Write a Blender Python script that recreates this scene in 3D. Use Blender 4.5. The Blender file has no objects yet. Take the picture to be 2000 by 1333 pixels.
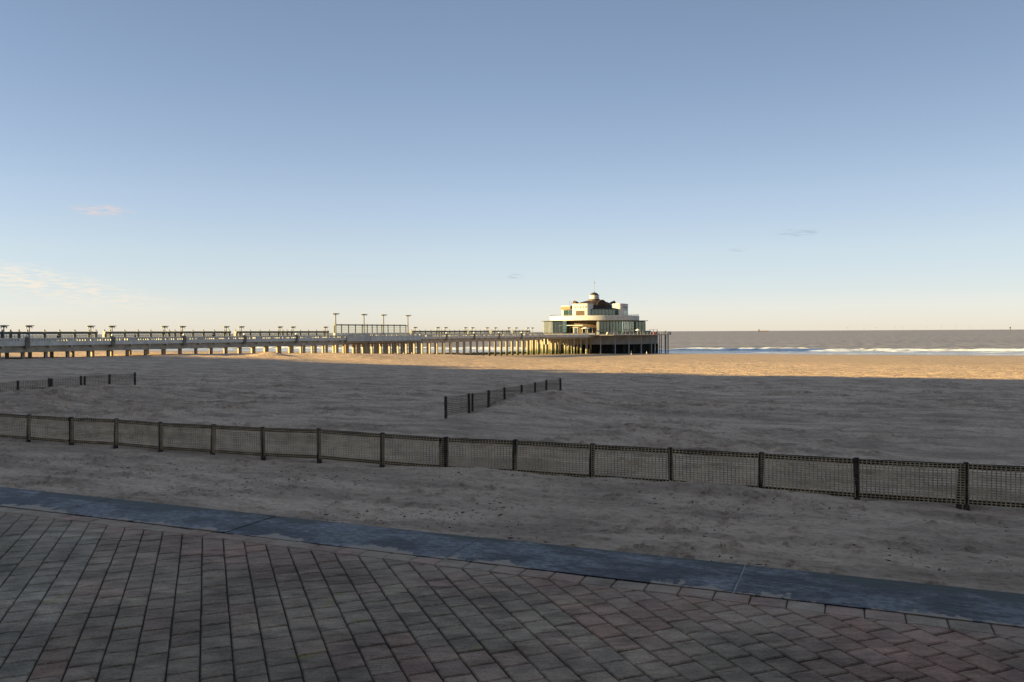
import bpy, bmesh, math, random
import numpy as np
from mathutils import Matrix, Vector
R = math.radians
random.seed(7); rng = np.random.default_rng(11)
SC = bpy.context.scene; COL = SC.collection

# ------------------------------------------------------------------ camera, sky, sun, exposure
CAMZ = 10.5
PITCH, ROLL, FPX = R(0.652), R(-0.30), 1556.0
cam = bpy.data.cameras.new("camera"); cam.lens = FPX / 2000 * 36; cam.sensor_width = 36
cam.clip_start = 0.1; cam.clip_end = 120000
co = bpy.data.objects.new("camera", cam); COL.objects.link(co)
CM = Matrix.Rotation(math.pi/2 - PITCH, 4, 'X') @ Matrix.Rotation(ROLL, 4, 'Z')
co.matrix_world = Matrix.Translation((0, 0, CAMZ)) @ CM
SC.camera = co

def pix_dir(px, py):
    v = CM.to_3x3() @ Vector(((px - 1000) / FPX, -(py - 666.5) / FPX, -1))
    return v.normalized()
def azel(px, py):
    v = pix_dir(px, py)
    return math.atan2(v.x, v.y), math.asin(v.z)

SUN_AZ, SUN_EL = R(262), R(11.0)
sun_dir = Vector((math.sin(SUN_AZ)*math.cos(SUN_EL), math.cos(SUN_AZ)*math.cos(SUN_EL), math.sin(SUN_EL)))
sl = bpy.data.lights.new("sun", 'SUN'); sl.energy = 4.8; sl.angle = R(0.5); sl.color = (1.0, 0.76, 0.31)
so = bpy.data.objects.new("sun", sl); COL.objects.link(so)
so.rotation_euler = (-sun_dir).to_track_quat('-Z', 'Y').to_euler()

world = bpy.data.worlds.new("World"); SC.world = world; world.use_nodes = True
wn = world.node_tree.nodes; wl = world.node_tree.links
bg = wn["Background"]
sky = wn.new("ShaderNodeTexSky"); sky.sky_type = 'NISHITA'; sky.sun_disc = False
sky.sun_elevation = SUN_EL; sky.sun_rotation = SUN_AZ
sky.altitude = 0; sky.air_density = 0.7; sky.dust_density = 0.0; sky.ozone_density = 1.6
bg.inputs["Strength"].default_value = 0.053
def wmath(op, a, b=None, c=None):
    n = wn.new("ShaderNodeMath"); n.operation = op
    for i, v in enumerate((a, b, c)):
        if v is None: continue
        if isinstance(v, (int, float)): n.inputs[i].default_value = v
        else: wl.new(v, n.inputs[i])
    return n.outputs[0]
tcw = wn.new("ShaderNodeTexCoord"); sxyz = wn.new("ShaderNodeSeparateXYZ")
wl.new(tcw.outputs["Generated"], sxyz.inputs[0])
W_AZ = wmath('ARCTAN2', sxyz.outputs[0], sxyz.outputs[1]); W_EL = wmath('ARCSINE', sxyz.outputs[2])
hs = wn.new("ShaderNodeHueSaturation"); hs.inputs["Saturation"].default_value = 0.80
wl.new(sky.outputs[0], hs.inputs["Color"])
# sky tinted by height; overhead, out of frame, brightened to lift the shade
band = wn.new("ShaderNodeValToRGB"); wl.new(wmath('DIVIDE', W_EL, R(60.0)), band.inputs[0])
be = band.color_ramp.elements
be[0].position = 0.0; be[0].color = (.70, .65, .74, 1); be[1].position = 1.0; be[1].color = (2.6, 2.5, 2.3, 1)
for p_, c_ in ((.0275, (.88, .76, .79)), (.092, (1.05, .918, .85)), (.155, (1.085, .987, .94)), (.28, (1.02, .988, .98)), (.40, (.99, .985, .985))):
    q_ = be.new(p_); q_.color = (*c_, 1)
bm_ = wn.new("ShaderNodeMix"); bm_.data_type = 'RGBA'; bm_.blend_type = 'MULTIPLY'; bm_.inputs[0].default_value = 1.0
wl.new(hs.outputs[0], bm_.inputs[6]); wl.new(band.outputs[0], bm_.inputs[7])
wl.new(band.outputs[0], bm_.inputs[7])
side = wn.new("ShaderNodeMapRange"); side.interpolation_type = 'SMOOTHSTEP'; wl.new(W_AZ, side.inputs[0])
side.inputs[1].default_value = R(-5); side.inputs[2].default_value = R(45); side.inputs[3].default_value = 1.0; side.inputs[4].default_value = .70
side2 = wn.new("ShaderNodeMapRange"); side2.interpolation_type = 'SMOOTHSTEP'; wl.new(W_AZ, side2.inputs[0])
side2.inputs[1].default_value = R(-50); side2.inputs[2].default_value = R(0); side2.inputs[3].default_value = .82; side2.inputs[4].default_value = 1.0
sm_ = wn.new("ShaderNodeMix"); sm_.data_type = 'RGBA'; sm_.blend_type = 'MULTIPLY'; sm_.inputs[0].default_value = 1.0
wl.new(bm_.outputs[2], sm_.inputs[6]); wl.new(wmath('MULTIPLY', side.outputs[0], side2.outputs[0]), sm_.inputs[7])
wcol = sm_.outputs[2]
# small wisps of cloud, each at its own bearing and height in the sky
comb = wn.new("ShaderNodeCombineXYZ"); wl.new(wmath('MULTIPLY', W_AZ, 42.0), comb.inputs[0]); wl.new(wmath('MULTIPLY', W_EL, 300.0), comb.inputs[1])
wno = wn.new("ShaderNodeTexNoise"); wno.inputs["Scale"].default_value = 1.3; wno.inputs["Detail"].default_value = 5; wno.inputs["Roughness"].default_value = 0.6
wl.new(comb.outputs[0], wno.inputs["Vector"])
def wisp(px, py, wpx, hpx, color, dens, tilt=0.0, thr=0.42):
    global wcol
    az0, el0 = azel(px, py)
    da = wmath('SUBTRACT', W_AZ, az0); de = wmath('SUBTRACT', W_EL, el0)
    de = wmath('ADD', de, wmath('MULTIPLY', da, tilt))
    q = wmath('ADD', wmath('POWER', wmath('ABSOLUTE', wmath('DIVIDE', da, wpx/FPX)), 2.0), wmath('POWER', wmath('ABSOLUTE', wmath('DIVIDE', de, hpx/FPX)), 2.0))
    m = wmath('SUBTRACT', 1.0, q); mm = wmath('MAXIMUM', m, 0.0)
    nz = wmath('MINIMUM', wmath('MAXIMUM', wmath('MULTIPLY', wmath('SUBTRACT', wno.outputs[0], thr), 4.0), 0.0), 0.8)
    mm = wmath('POWER', mm, 1.4)
    f = wmath('MINIMUM', wmath('MULTIPLY', wmath('MULTIPLY', mm, nz), dens), 0.9)
    mx = wn.new("ShaderNodeMix"); mx.data_type = 'RGBA'
    wl.new(f, mx.inputs[0]); wl.new(wcol, mx.inputs[6]); mx.inputs[7].default_value = (*color, 1)
    wcol = mx.outputs[2]
CLOUDS = [(200, 412, 62, 13, (3.5, 3.1, 3.1), 1.6, 0.0, .44), (1558, 455, 50, 9, (1.9, 2.35, 2.8), 1.1, 0.0, .44), (1443, 488, 22, 5, (2.1, 2.5, 2.9), 1.1, 0, .42),
          (1007, 540, 20, 7, (2.1, 2.4, 2.75), 1.2, 0, .42), (110, 562, 230, 34, (4.4, 4.0, 3.4), 1.15, 0.16, .43), (10, 535, 110, 26, (4.4, 4.05, 3.5), 1.15, 0.1, .44)]
for c in CLOUDS: wisp(*c)
wl.new(wcol, bg.inputs["Color"])

SC.view_settings.view_transform = 'Standard'; SC.view_settings.look = 'None'
SC.view_settings.exposure = 2.0; SC.view_settings.gamma = 1.0
SC.render.engine = 'CYCLES'
SC.cycles.max_bounces = 6; SC.cycles.transparent_max_bounces = 16
SC.cycles.use_denoising = True

# ------------------------------------------------------------------ helpers
def mat(name, col, rough=0.8, var=0.0, vscale=3.0, bump=0.0, bscale=20.0, metal=0.0, spec=0.3, col2=None, detail=4):
    m = bpy.data.materials.new(name); m.use_nodes = True
    nt = m.node_tree; n = nt.nodes; l = nt.links; p = n["Principled BSDF"]
    p.inputs["Base Color"].default_value = (*col, 1); p.inputs["Roughness"].default_value = rough
    p.inputs["Metallic"].default_value = metal; p.inputs["Specular IOR Level"].default_value = spec
    tc = n.new("ShaderNodeTexCoord")
    if var > 0 or col2:
        no = n.new("ShaderNodeTexNoise"); no.inputs["Scale"].default_value = vscale; no.inputs["Detail"].default_value = detail
        l.new(tc.outputs["Object"], no.inputs["Vector"])
        ra = n.new("ShaderNodeValToRGB"); l.new(no.outputs[0], ra.inputs[0])
        c2 = col2 or tuple(min(1, c*(1+var)) for c in col); c1 = col if col2 else tuple(c*(1-var) for c in col)
        ra.color_ramp.elements[0].position = .35; ra.color_ramp.elements[1].position = .65
        ra.color_ramp.elements[0].color = (*c1, 1); ra.color_ramp.elements[1].color = (*c2, 1)
        l.new(ra.outputs[0], p.inputs["Base Color"])
    if bump > 0:
        nb = n.new("ShaderNodeTexNoise"); nb.inputs["Scale"].default_value = bscale; nb.inputs["Detail"].default_value = 6
        l.new(tc.outputs["Object"], nb.inputs["Vector"])
        bp = n.new("ShaderNodeBump"); bp.inputs["Strength"].default_value = bump; bp.inputs["Distance"].default_value = 0.02
        l.new(nb.outputs[0], bp.inputs["Height"]); l.new(bp.outputs[0], p.inputs["Normal"])
    return m

def glass_mat(name, tint, mixf, refl=(0.9, 0.95, 1.0)):
    m = bpy.data.materials.new(name); m.use_nodes = True
    nt = m.node_tree; n = nt.nodes; l = nt.links; n.remove(n["Principled BSDF"])
    tr = n.new("ShaderNodeBsdfTransparent"); tr.inputs[0].default_value = (*tint, 1)
    gl = n.new("ShaderNodeBsdfGlossy"); gl.inputs["Roughness"].default_value = 0.03; gl.inputs[0].default_value = (*refl, 1)
    fr = n.new("ShaderNodeFresnel"); fr.inputs[0].default_value = 1.5
    ad = n.new("ShaderNodeMath"); ad.operation = 'ADD'; ad.use_clamp = True; ad.inputs[1].default_value = mixf
    ge = n.new("ShaderNodeNewGeometry"); iv = n.new("ShaderNodeMath"); iv.operation = 'SUBTRACT'; iv.inputs[0].default_value = 1.0; l.new(ge.outputs["Backfacing"], iv.inputs[1])
    l.new(fr.outputs[0], ad.inputs[0]); mu = n.new("ShaderNodeMath"); mu.operation = 'MULTIPLY'; l.new(ad.outputs[0], mu.inputs[0]); l.new(iv.outputs[0], mu.inputs[1])
    mx = n.new("ShaderNodeMixShader"); l.new(mu.outputs[0], mx.inputs[0]); l.new(tr.outputs[0], mx.inputs[1]); l.new(gl.outputs[0], mx.inputs[2])
    l.new(mx.outputs[0], n["Material Output"].inputs[0])
    return m

class MB:
    def __init__(s): s.v = []; s.f = []
    def add(s, vs, fs):
        o = len(s.v); s.v += [tuple(v) for v in vs]; s.f += [tuple(i+o for i in f) for f in fs]; return s
    def box(s, x0, x1, y0, y1, z0, z1, M=None):
        vs = [Vector((x, y, z)) for z in (z0, z1) for x, y in ((x0, y0), (x1, y0), (x1, y1), (x0, y1))]
        if M: vs = [M @ v for v in vs]
        return s.add(vs, [(3,2,1,0), (4,5,6,7), (0,1,5,4), (1,2,6,5), (2,3,7,6), (3,0,4,7)])
    def prism(s, poly, z0, z1, M=None):
        n = len(poly); vs = [Vector((x, y, z0)) for x, y in poly] + [Vector((x, y, z1)) for x, y in poly]
        if M: vs = [M @ v for v in vs]
        return s.add(vs, [tuple(range(n-1, -1, -1)), tuple(range(n, 2*n))] + [(i, (i+1) % n, n+(i+1) % n, n+i) for i in range(n)])
    def lathe(s, prof, n=32, c=(0, 0), a0=0.0, a1=2*math.pi, cap=True):
        full = abs(a1-a0-2*math.pi) < 1e-6; m = n if full else n+1; k = len(prof)
        vs = [(c[0]+r*math.sin(a0+(a1-a0)*i/n), c[1]+r*math.cos(a0+(a1-a0)*i/n), z) for i in range(m) for r, z in prof]
        fs = []
        for i in range(n):
            j = (i+1) % m
            for q in range(k-1): fs.append((i*k+q, i*k+q+1, j*k+q+1, j*k+q))
        if cap and full:
            fs.append(tuple(i*k+k-1 for i in range(m))[::-1]); fs.append(tuple(i*k for i in range(m)))
        return s.add(vs, fs)
    def tube(s, p, q, r0, r1=None, n=8):
        r1 = r0 if r1 is None else r1; p = Vector(p); q = Vector(q); d = (q-p).normalized()
        u = d.orthogonal().normalized(); w = d.cross(u)
        vs = [p + (u*math.cos(2*math.pi*i/n)+w*math.sin(2*math.pi*i/n))*r0 for i in range(n)] + [q + (u*math.cos(2*math.pi*i/n)+w*math.sin(2*math.pi*i/n))*r1 for i in range(n)]
        return s.add(vs, [tuple(range(n-1, -1, -1)), tuple(range(n, 2*n))] + [(i, (i+1) % n, n+(i+1) % n, n+i) for i in range(n)])
    def build(s, name, m, parent=None, smooth=False, loc=None, rotz=0.0):
        me = bpy.data.meshes.new(name); me.from_pydata(s.v, [], s.f); me.update()
        for mm in (m if isinstance(m, (list, tuple)) else [m]): me.materials.append(mm)
        if smooth:
            me.polygons.foreach_set("use_smooth", [True]*len(me.polygons))
            try: me.set_sharp_from_angle(angle=R(35))
            except Exception: pass
        o = bpy.data.objects.new(name, me); COL.objects.link(o)
        if parent: o.parent = parent
        if loc is not None: o.location = loc
        o.rotation_euler.z = rotz
        return o

def tag(o, label=None, cat=None, group=None, kind=None):
    for k, v in (("label", label), ("category", cat), ("group", group), ("kind", kind)):
        if v: o[k] = v
    return o
def thing(name, label, cat, loc=(0, 0, 0), rotz=0.0, group=None):
    o = bpy.data.objects.new(name, None); COL.objects.link(o); o.location = loc; o.rotation_euler.z = rotz
    o.empty_display_size = 0.2
    return tag(o, label, cat, group)
def dup(root, loc=None, rotz=None, label=None):
    def rec(o, par):
        c = o.copy(); COL.objects.link(c); c.parent = par
        for ch in [x for x in bpy.data.objects if x.parent == o]: rec(ch, c)
        return c
    kids = rec(root, None)
    if loc is not None: kids.location = loc
    if rotz is not None: kids.rotation_euler.z = rotz
    if label: kids["label"] = label
    return kids

# numpy gradient noise
_perm = rng.permutation(512)
_ang = rng.random(512)*2*np.pi
def pnoise(x, y):
    xi = np.floor(x).astype(int); yi = np.floor(y).astype(int); xf = x-xi; yf = y-yi
    u = xf*xf*xf*(xf*(xf*6-15)+10); v = yf*yf*yf*(yf*(yf*6-15)+10)
    def g(ix, iy, dx, dy):
        h = _ang[(_perm[(ix) & 511] + iy) & 511]
        return np.cos(h)*dx + np.sin(h)*dy
    a = g(xi, yi, xf, yf); b = g(xi+1, yi, xf-1, yf); c = g(xi, yi+1, xf, yf-1); d = g(xi+1, yi+1, xf-1, yf-1)
    return (a*(1-u)+b*u)*(1-v) + (c*(1-u)+d*u)*v
def fbm(x, y, o=4, g=.5):
    t = 0; a = 1.0
    for i in range(o): t = t + a*pnoise(x*2**i+17.3*i, y*2**i-9.1*i); a *= g
    return t
def sstep(a, b, x):
    t = np.clip((x-a)/(b-a), 0, 1); return t*t*(3-2*t)

# shore frame: s runs out to sea, a along the shore (to the right)
SN, CN = math.sin(R(22.8)), math.cos(R(22.8))
def sa(x, y): return x*SN + y*CN, x*CN - y*SN
def xy(s, a): return s*SN + a*CN, s*CN - a*SN

# ------------------------------------------------------------------ beach
Rs, Rz = zip((0,-3.9),(15,-4.05),(22,-4.25),(50,-4.5),(92,-5.15),(125,-6.05),(155,-6.85),(200,-7.8),(268,-9.0),(330,-9.95),(372,-10.5),(450,-11.8),(900,-14))
Ls, Lz = zip((0,-3.9),(15,-4.05),(22,-4.25),(50,-4.4),(92,-4.65),(127,-4.95),(155,-4.95),(201,-6.25),(224,-7.4),(268,-9.05),(330,-10.0),(372,-10.5),(450,-11.8),(900,-14))
FENCE_S, FENCE_A0, FENCE_P = 21.75, 2.64, 2.333
foot = []
_frng = np.random.default_rng(5)
for i in range(15000):
    nearzone = i < 5200
    s_ = _frng.uniform(9, 21.0) if nearzone else 23.5+_frng.random()**1.3*62
    a_ = _frng.uniform(-34, 12) if nearzone else _frng.uniform(-78, 32)
    dens = pnoise(np.array([s_*(.35 if nearzone else .16)+3]), np.array([a_*(.22 if nearzone else .09)]))[0] + _frng.normal(0, .30 if nearzone else .16)
    if not nearzone: dens += .30*math.exp(-((a_+44)/14)**2-((s_-36)/7)**2) + .2*math.exp(-((a_+15)/7)**2-((s_-45)/9)**2) - (.25 if s_ < 26.5 else 0)
    if dens < (.27 if nearzone else .10): continue
    if nearzone: foot.append((s_, a_, _frng.uniform(.045, .085), _frng.uniform(.9, 1.7), _frng.uniform(-.9, .9), _frng.uniform(.06, .115)))
    else: foot.append((s_, a_, _frng.uniform(.12, .30), _frng.uniform(1.0, 2.2), _frng.uniform(-.5, .5), _frng.uniform(.06, .15)))
def beach_z(x, y, fine=True):
    s, a = sa(x, y)
    wr = sstep(-115, -55, a)
    z = np.interp(s, Rs, Rz)*wr + np.interp(s, Ls, Lz)*(1-wr)
    far = sstep(50, 110, s)*(1-sstep(230, 300, s))
    z = z + far*.30*fbm(a/34, s/22, 3)*(0.35+.65*(1-wr)) + (1-sstep(230, 330, s))*.10*fbm(a/9+5, s/6, 3)
    z = z + 1.0*np.exp(-((a+113)/4.2)**2-((s-136)/3.2)**2) + .6*np.exp(-((a+126)/6)**2-((s-122)/2.6)**2) + .5*np.exp(-((a+100)/9)**2-((s-127)/3)**2) + .45*np.exp(-((a+104)/13)**2-((s-148)/8)**2) - .35*np.exp(-((a+97)/9)**2-((s-134)/5)**2) + .35*np.exp(-((a+128)/16)**2-((s-128)/7)**2)
    # drifts piled up along the fences
    z = z + .62*np.exp(-((a+49.5)/7)**2-((s-40)/13)**2)*(1+.25*fbm(a/2, s/2, 2))
    z = z + .66*np.exp(-((a+17.3)/2.5)**2-((s-46.5)/8.0)**2)*(1+.35*fbm(a/1.5, s/1.5, 3)) - .12*np.exp(-((a+19.6)/1.2)**2-((s-36)/2.0)**2)
    ph = (a-FENCE_A0)/FENCE_P; near_post = np.exp(-((ph-np.round(ph))/.16)**2)
    mid = sstep(-13.5, -10, a)*(1-sstep(-3, .5, a))*(.75+.5*pnoise(a/2.3, a*0+.37)) + .25*np.clip(pnoise(a/4.1+2.2, a*0+.37), 0, 1)
    z = z + np.clip(mid, 0, 1)*(.25*np.exp(-((s-21.0)/.8)**2) + .30*np.exp(-((s-23.3)/1.1)**2)) - .22*near_post*np.exp(-((s-21.6)/.22)**2)
    if fine:
        k = 1-sstep(35, 120, s)
        z = z + k*(.055*fbm(a/1.1, s/.8, 4) + .034*fbm(a/.3+3, s/.2, 3)) + (1-sstep(75, 120, s))*sstep(22, 26, s)*(.15*fbm(a/1.3+7, s/.8, 4)*np.clip(.45+1.5*pnoise(a/8, s/5), .1, 1.2)) + (1-sstep(200, 330, s))*sstep(30, 90, s)*.05*fbm(a/3, s/2.2, 3)
        z = z + sstep(60, 110, s)*(1-sstep(185, 215, s))*.085*fbm(a/1.3, s/1.0, 3)*wr
    return CAMZ + z
def bz(x, y): return float(beach_z(np.array([float(x)]), np.array([float(y)]))[0])

def grid_mesh(name, X, Y, Z, m, attrs=None, smooth=True):
    r, c = X.shape
    me = bpy.data.meshes.new(name)
    co_ = np.stack([X, Y, Z], -1).reshape(-1, 3).astype(np.float32)
    idx = np.arange(r*c).reshape(r, c)
    q = np.stack([idx[:-1, :-1], idx[:-1, 1:], idx[1:, 1:], idx[1:, :-1]], -1).reshape(-1, 4)
    me.vertices.add(len(co_)); me.vertices.foreach_set("co", co_.ravel())
    me.loops.add(q.size); me.loops.foreach_set("vertex_index", q.ravel().astype(np.int32))
    me.polygons.add(len(q)); me.polygons.foreach_set("loop_start", np.arange(0, q.size, 4, dtype=np.int32))
    me.polygons.foreach_set("loop_total", np.full(len(q), 4, dtype=np.int32))
    me.update(calc_edges=True); me.validate()
    if smooth: me.polygons.foreach_set("use_smooth", np.ones(len(q), dtype=bool))
    for k, vals in (attrs or {}).items():
        at = me.attributes.new(k, 'FLOAT', 'POINT'); at.data.foreach_set("value", vals.ravel().astype(np.float32))
    me.materials.append(m)
    o = bpy.data.objects.new(name, me); COL.objects.link(o)
    return o

def sand_material():
    m = bpy.data.materials.new("sand"); m.use_nodes = True; nt = m.node_tree; n = nt.nodes; l = nt.links; p = n["Principled BSDF"]
    geo = n.new("ShaderNodeNewGeometry")
    wet = n.new("ShaderNodeAttribute"); wet.attribute_name = "wet"
    mp = n.new("ShaderNodeMapping"); mp.inputs["Rotation"].default_value = (0, 0, R(22.8)); l.new(geo.outputs["Position"], mp.inputs[0])
    def noise(sc, det, stretch=(1, 1, 1)):
        q = n.new("ShaderNodeMapping"); q.inputs["Scale"].default_value = stretch; l.new(mp.outputs[0], q.inputs[0])
        t = n.new("ShaderNodeTexNoise"); t.inputs["Scale"].default_value = sc; t.inputs["Detail"].default_value = det; t.inputs["Roughness"].default_value = .62; l.new(q.outputs[0], t.inputs["Vector"]); return t
    def ramp(src, p0, c0, p1, c1):
        r_ = n.new("ShaderNodeValToRGB"); e = r_.color_ramp.elements
        e[0].position = p0; e[0].color = (*c0, 1); e[1].position = p1; e[1].color = (*c1, 1); l.new(src, r_.inputs[0]); return r_.outputs[0]
    def mul(a, b, f=1.0):
        x = n.new("ShaderNodeMix"); x.data_type = 'RGBA'; x.blend_type = 'MULTIPLY'; x.inputs[0].default_value = f; l.new(a, x.inputs[6]); l.new(b, x.inputs[7]); return x.outputs[2]
    base = ramp(noise(.12, 6, (.5, 1.4, 1)).outputs[0], .3, (.50, .352, .242), .7, (.635, .450, .315))
    speck = ramp(noise(7.0, 5, (.8, 1.2, 1)).outputs[0], .34, (.62, .58, .52), .5, (1, 1, 1))
    base = mul(base, speck, .8)
    tone = ramp(noise(.55, 9, (.55, 1.5, 1)).outputs[0], .38, (.66, .655, .65), .58, (1.1, 1.1, 1.1)); base = mul(base, tone)
    grain = ramp(noise(45, 3).outputs[0], .3, (.8, .8, .78), .6, (1, 1, 1)); base = mul(base, grain)
    debris = ramp(noise(3.1, 7, (.7, 1.3, 1)).outputs[0], .66, (1, 1, 1), .76, (.62, .58, .5)); base = mul(base, debris, .3)
    wetc = n.new("ShaderNodeMix"); wetc.data_type = 'RGBA'; l.new(wet.outputs["Fac"], wetc.inputs[0]); l.new(base, wetc.inputs[6]); wetc.inputs[7].default_value = (.36, .255, .155, 1)
    l.new(wetc.outputs[2], p.inputs["Base Color"])
    rr = n.new("ShaderNodeMapRange"); rr.inputs[3].default_value = .95; rr.inputs[4].default_value = .5; l.new(wet.outputs["Fac"], rr.inputs[0]); l.new(rr.outputs[0], p.inputs["Roughness"])
    p.inputs["Specular IOR Level"].default_value = .15
    b1 = noise(2.2, 8, (.75, 1.25, 1)); b2 = noise(14, 6)
    ad = n.new("ShaderNodeMath"); ad.operation = 'MULTIPLY_ADD'; ad.inputs[1].default_value = .25; l.new(b2.outputs[0], ad.inputs[0]); l.new(b1.outputs[0], ad.inputs[2])
    bp = n.new("ShaderNodeBump"); bp.inputs["Distance"].default_value = .22
    sr = n.new("ShaderNodeMapRange"); sr.inputs[3].default_value = .75; sr.inputs[4].default_value = .08; l.new(wet.outputs["Fac"], sr.inputs[0]); l.new(sr.outputs[0], bp.inputs["Strength"])
    l.new(ad.outputs[0], bp.inputs["Height"]); l.new(bp.outputs[0], p.inputs["Normal"])
    return m
M_SAND = sand_material()
def on_plane(px, py, zr):
    d = pix_dir(px, py); k = zr/d.z; return d.x*k, d.y*k
# wheel ruts in the sand
TRACKS = [([on_plane(*p, -4.45) for p in ((560, 772), (640, 762), (722, 755))], .10, .16), ([on_plane(*p, -4.45) for p in ((692, 772), (760, 769), (830, 768))], .08, .16),
          ([on_plane(*p, -4.45) for p in ((590, 776), (660, 766), (740, 758))], .07, .16), ([on_plane(*p, -4.8) for p in ((1240, 775), (1420, 765), (1600, 752))], .06, .2), ([on_plane(*p, -4.6) for p in ((880, 748), (960, 745), (1050, 741))], .07, .2)]
def make_beach():
    th = np.concatenate([np.linspace(-110, -40, 60)[:-1], np.linspace(-40, 37, 900), np.linspace(37, 110, 60)[1:]])*math.pi/180
    d1 = 5.6*np.exp(np.linspace(0, math.log(48/5.6), 620)); d2 = 48*np.exp(np.linspace(0, math.log(135/48), 620))[1:]; d3 = 135*np.exp(np.linspace(0, math.log(950/135), 380))[1:]
    d = np.concatenate([d1, d2, d3])
    D, T = np.meshgrid(d, th, indexing='ij')
    X = D*np.sin(T); Y = D*np.cos(T)
    S, A = sa(X, Y)
    # nothing in front of the sea wall: pull those rows onto its foot
    S2 = np.maximum(S, 5.8); X, Y = S2*SN + A*CN, S2*CN - A*SN
    Z = beach_z(X, Y); S = S2
    # footprints
    order = np.argsort(S[:, 500])
    for s_, a_, r_, el, an, dep in foot:
        cx, cy = xy(s_, a_); dd = math.hypot(cx, cy); tt = math.atan2(cx, cy)
        i0, i1 = np.searchsorted(d, [dd-r_*3, dd+r_*3]); j0, j1 = np.searchsorted(th, [tt-r_*3/dd, tt+r_*3/dd])
        if i1 <= i0 or j1 <= j0: continue
        dx = X[i0:i1, j0:j1]-cx; dy = Y[i0:i1, j0:j1]-cy
        u = (dx*math.cos(an)+dy*math.sin(an))/(r_*el); v = (-dx*math.sin(an)+dy*math.cos(an))/(r_*.75)
        q = u*u+v*v
        Z[i0:i1, j0:j1] += -dep*np.exp(-(q*1.1)**2) + dep*.55*np.exp(-(np.sqrt(q)-1.5)**2*4)
    for pts, dep, w in TRACKS:
        for (xa, ya), (xb, yb) in zip(pts[:-1], pts[1:]):
            L2 = (xb-xa)**2+(yb-ya)**2; u = np.clip(((X-xa)*(xb-xa)+(Y-ya)*(yb-ya))/L2, 0, 1)
            dq = (X-xa-u*(xb-xa))**2+(Y-ya-u*(yb-ya))**2; ins = (u > 0) & (u < 1)
            Z -= np.where(ins, dep*np.exp(-dq/w**2)-dep*.5*np.exp(-(np.sqrt(dq)-2*w)**2/w**2), 0)
    wet = sstep(175, 235, S + 10*fbm(A/40, S/20, 3))*(.6 + .4*sstep(320, 372, S))
    o = grid_mesh("beach", X, Y, Z, M_SAND, {"wet": wet})
    tag(o, "wide sandy beach, pale and trampled near the promenade, golden in the sun further out", None, None, "structure")
make_beach()

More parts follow.
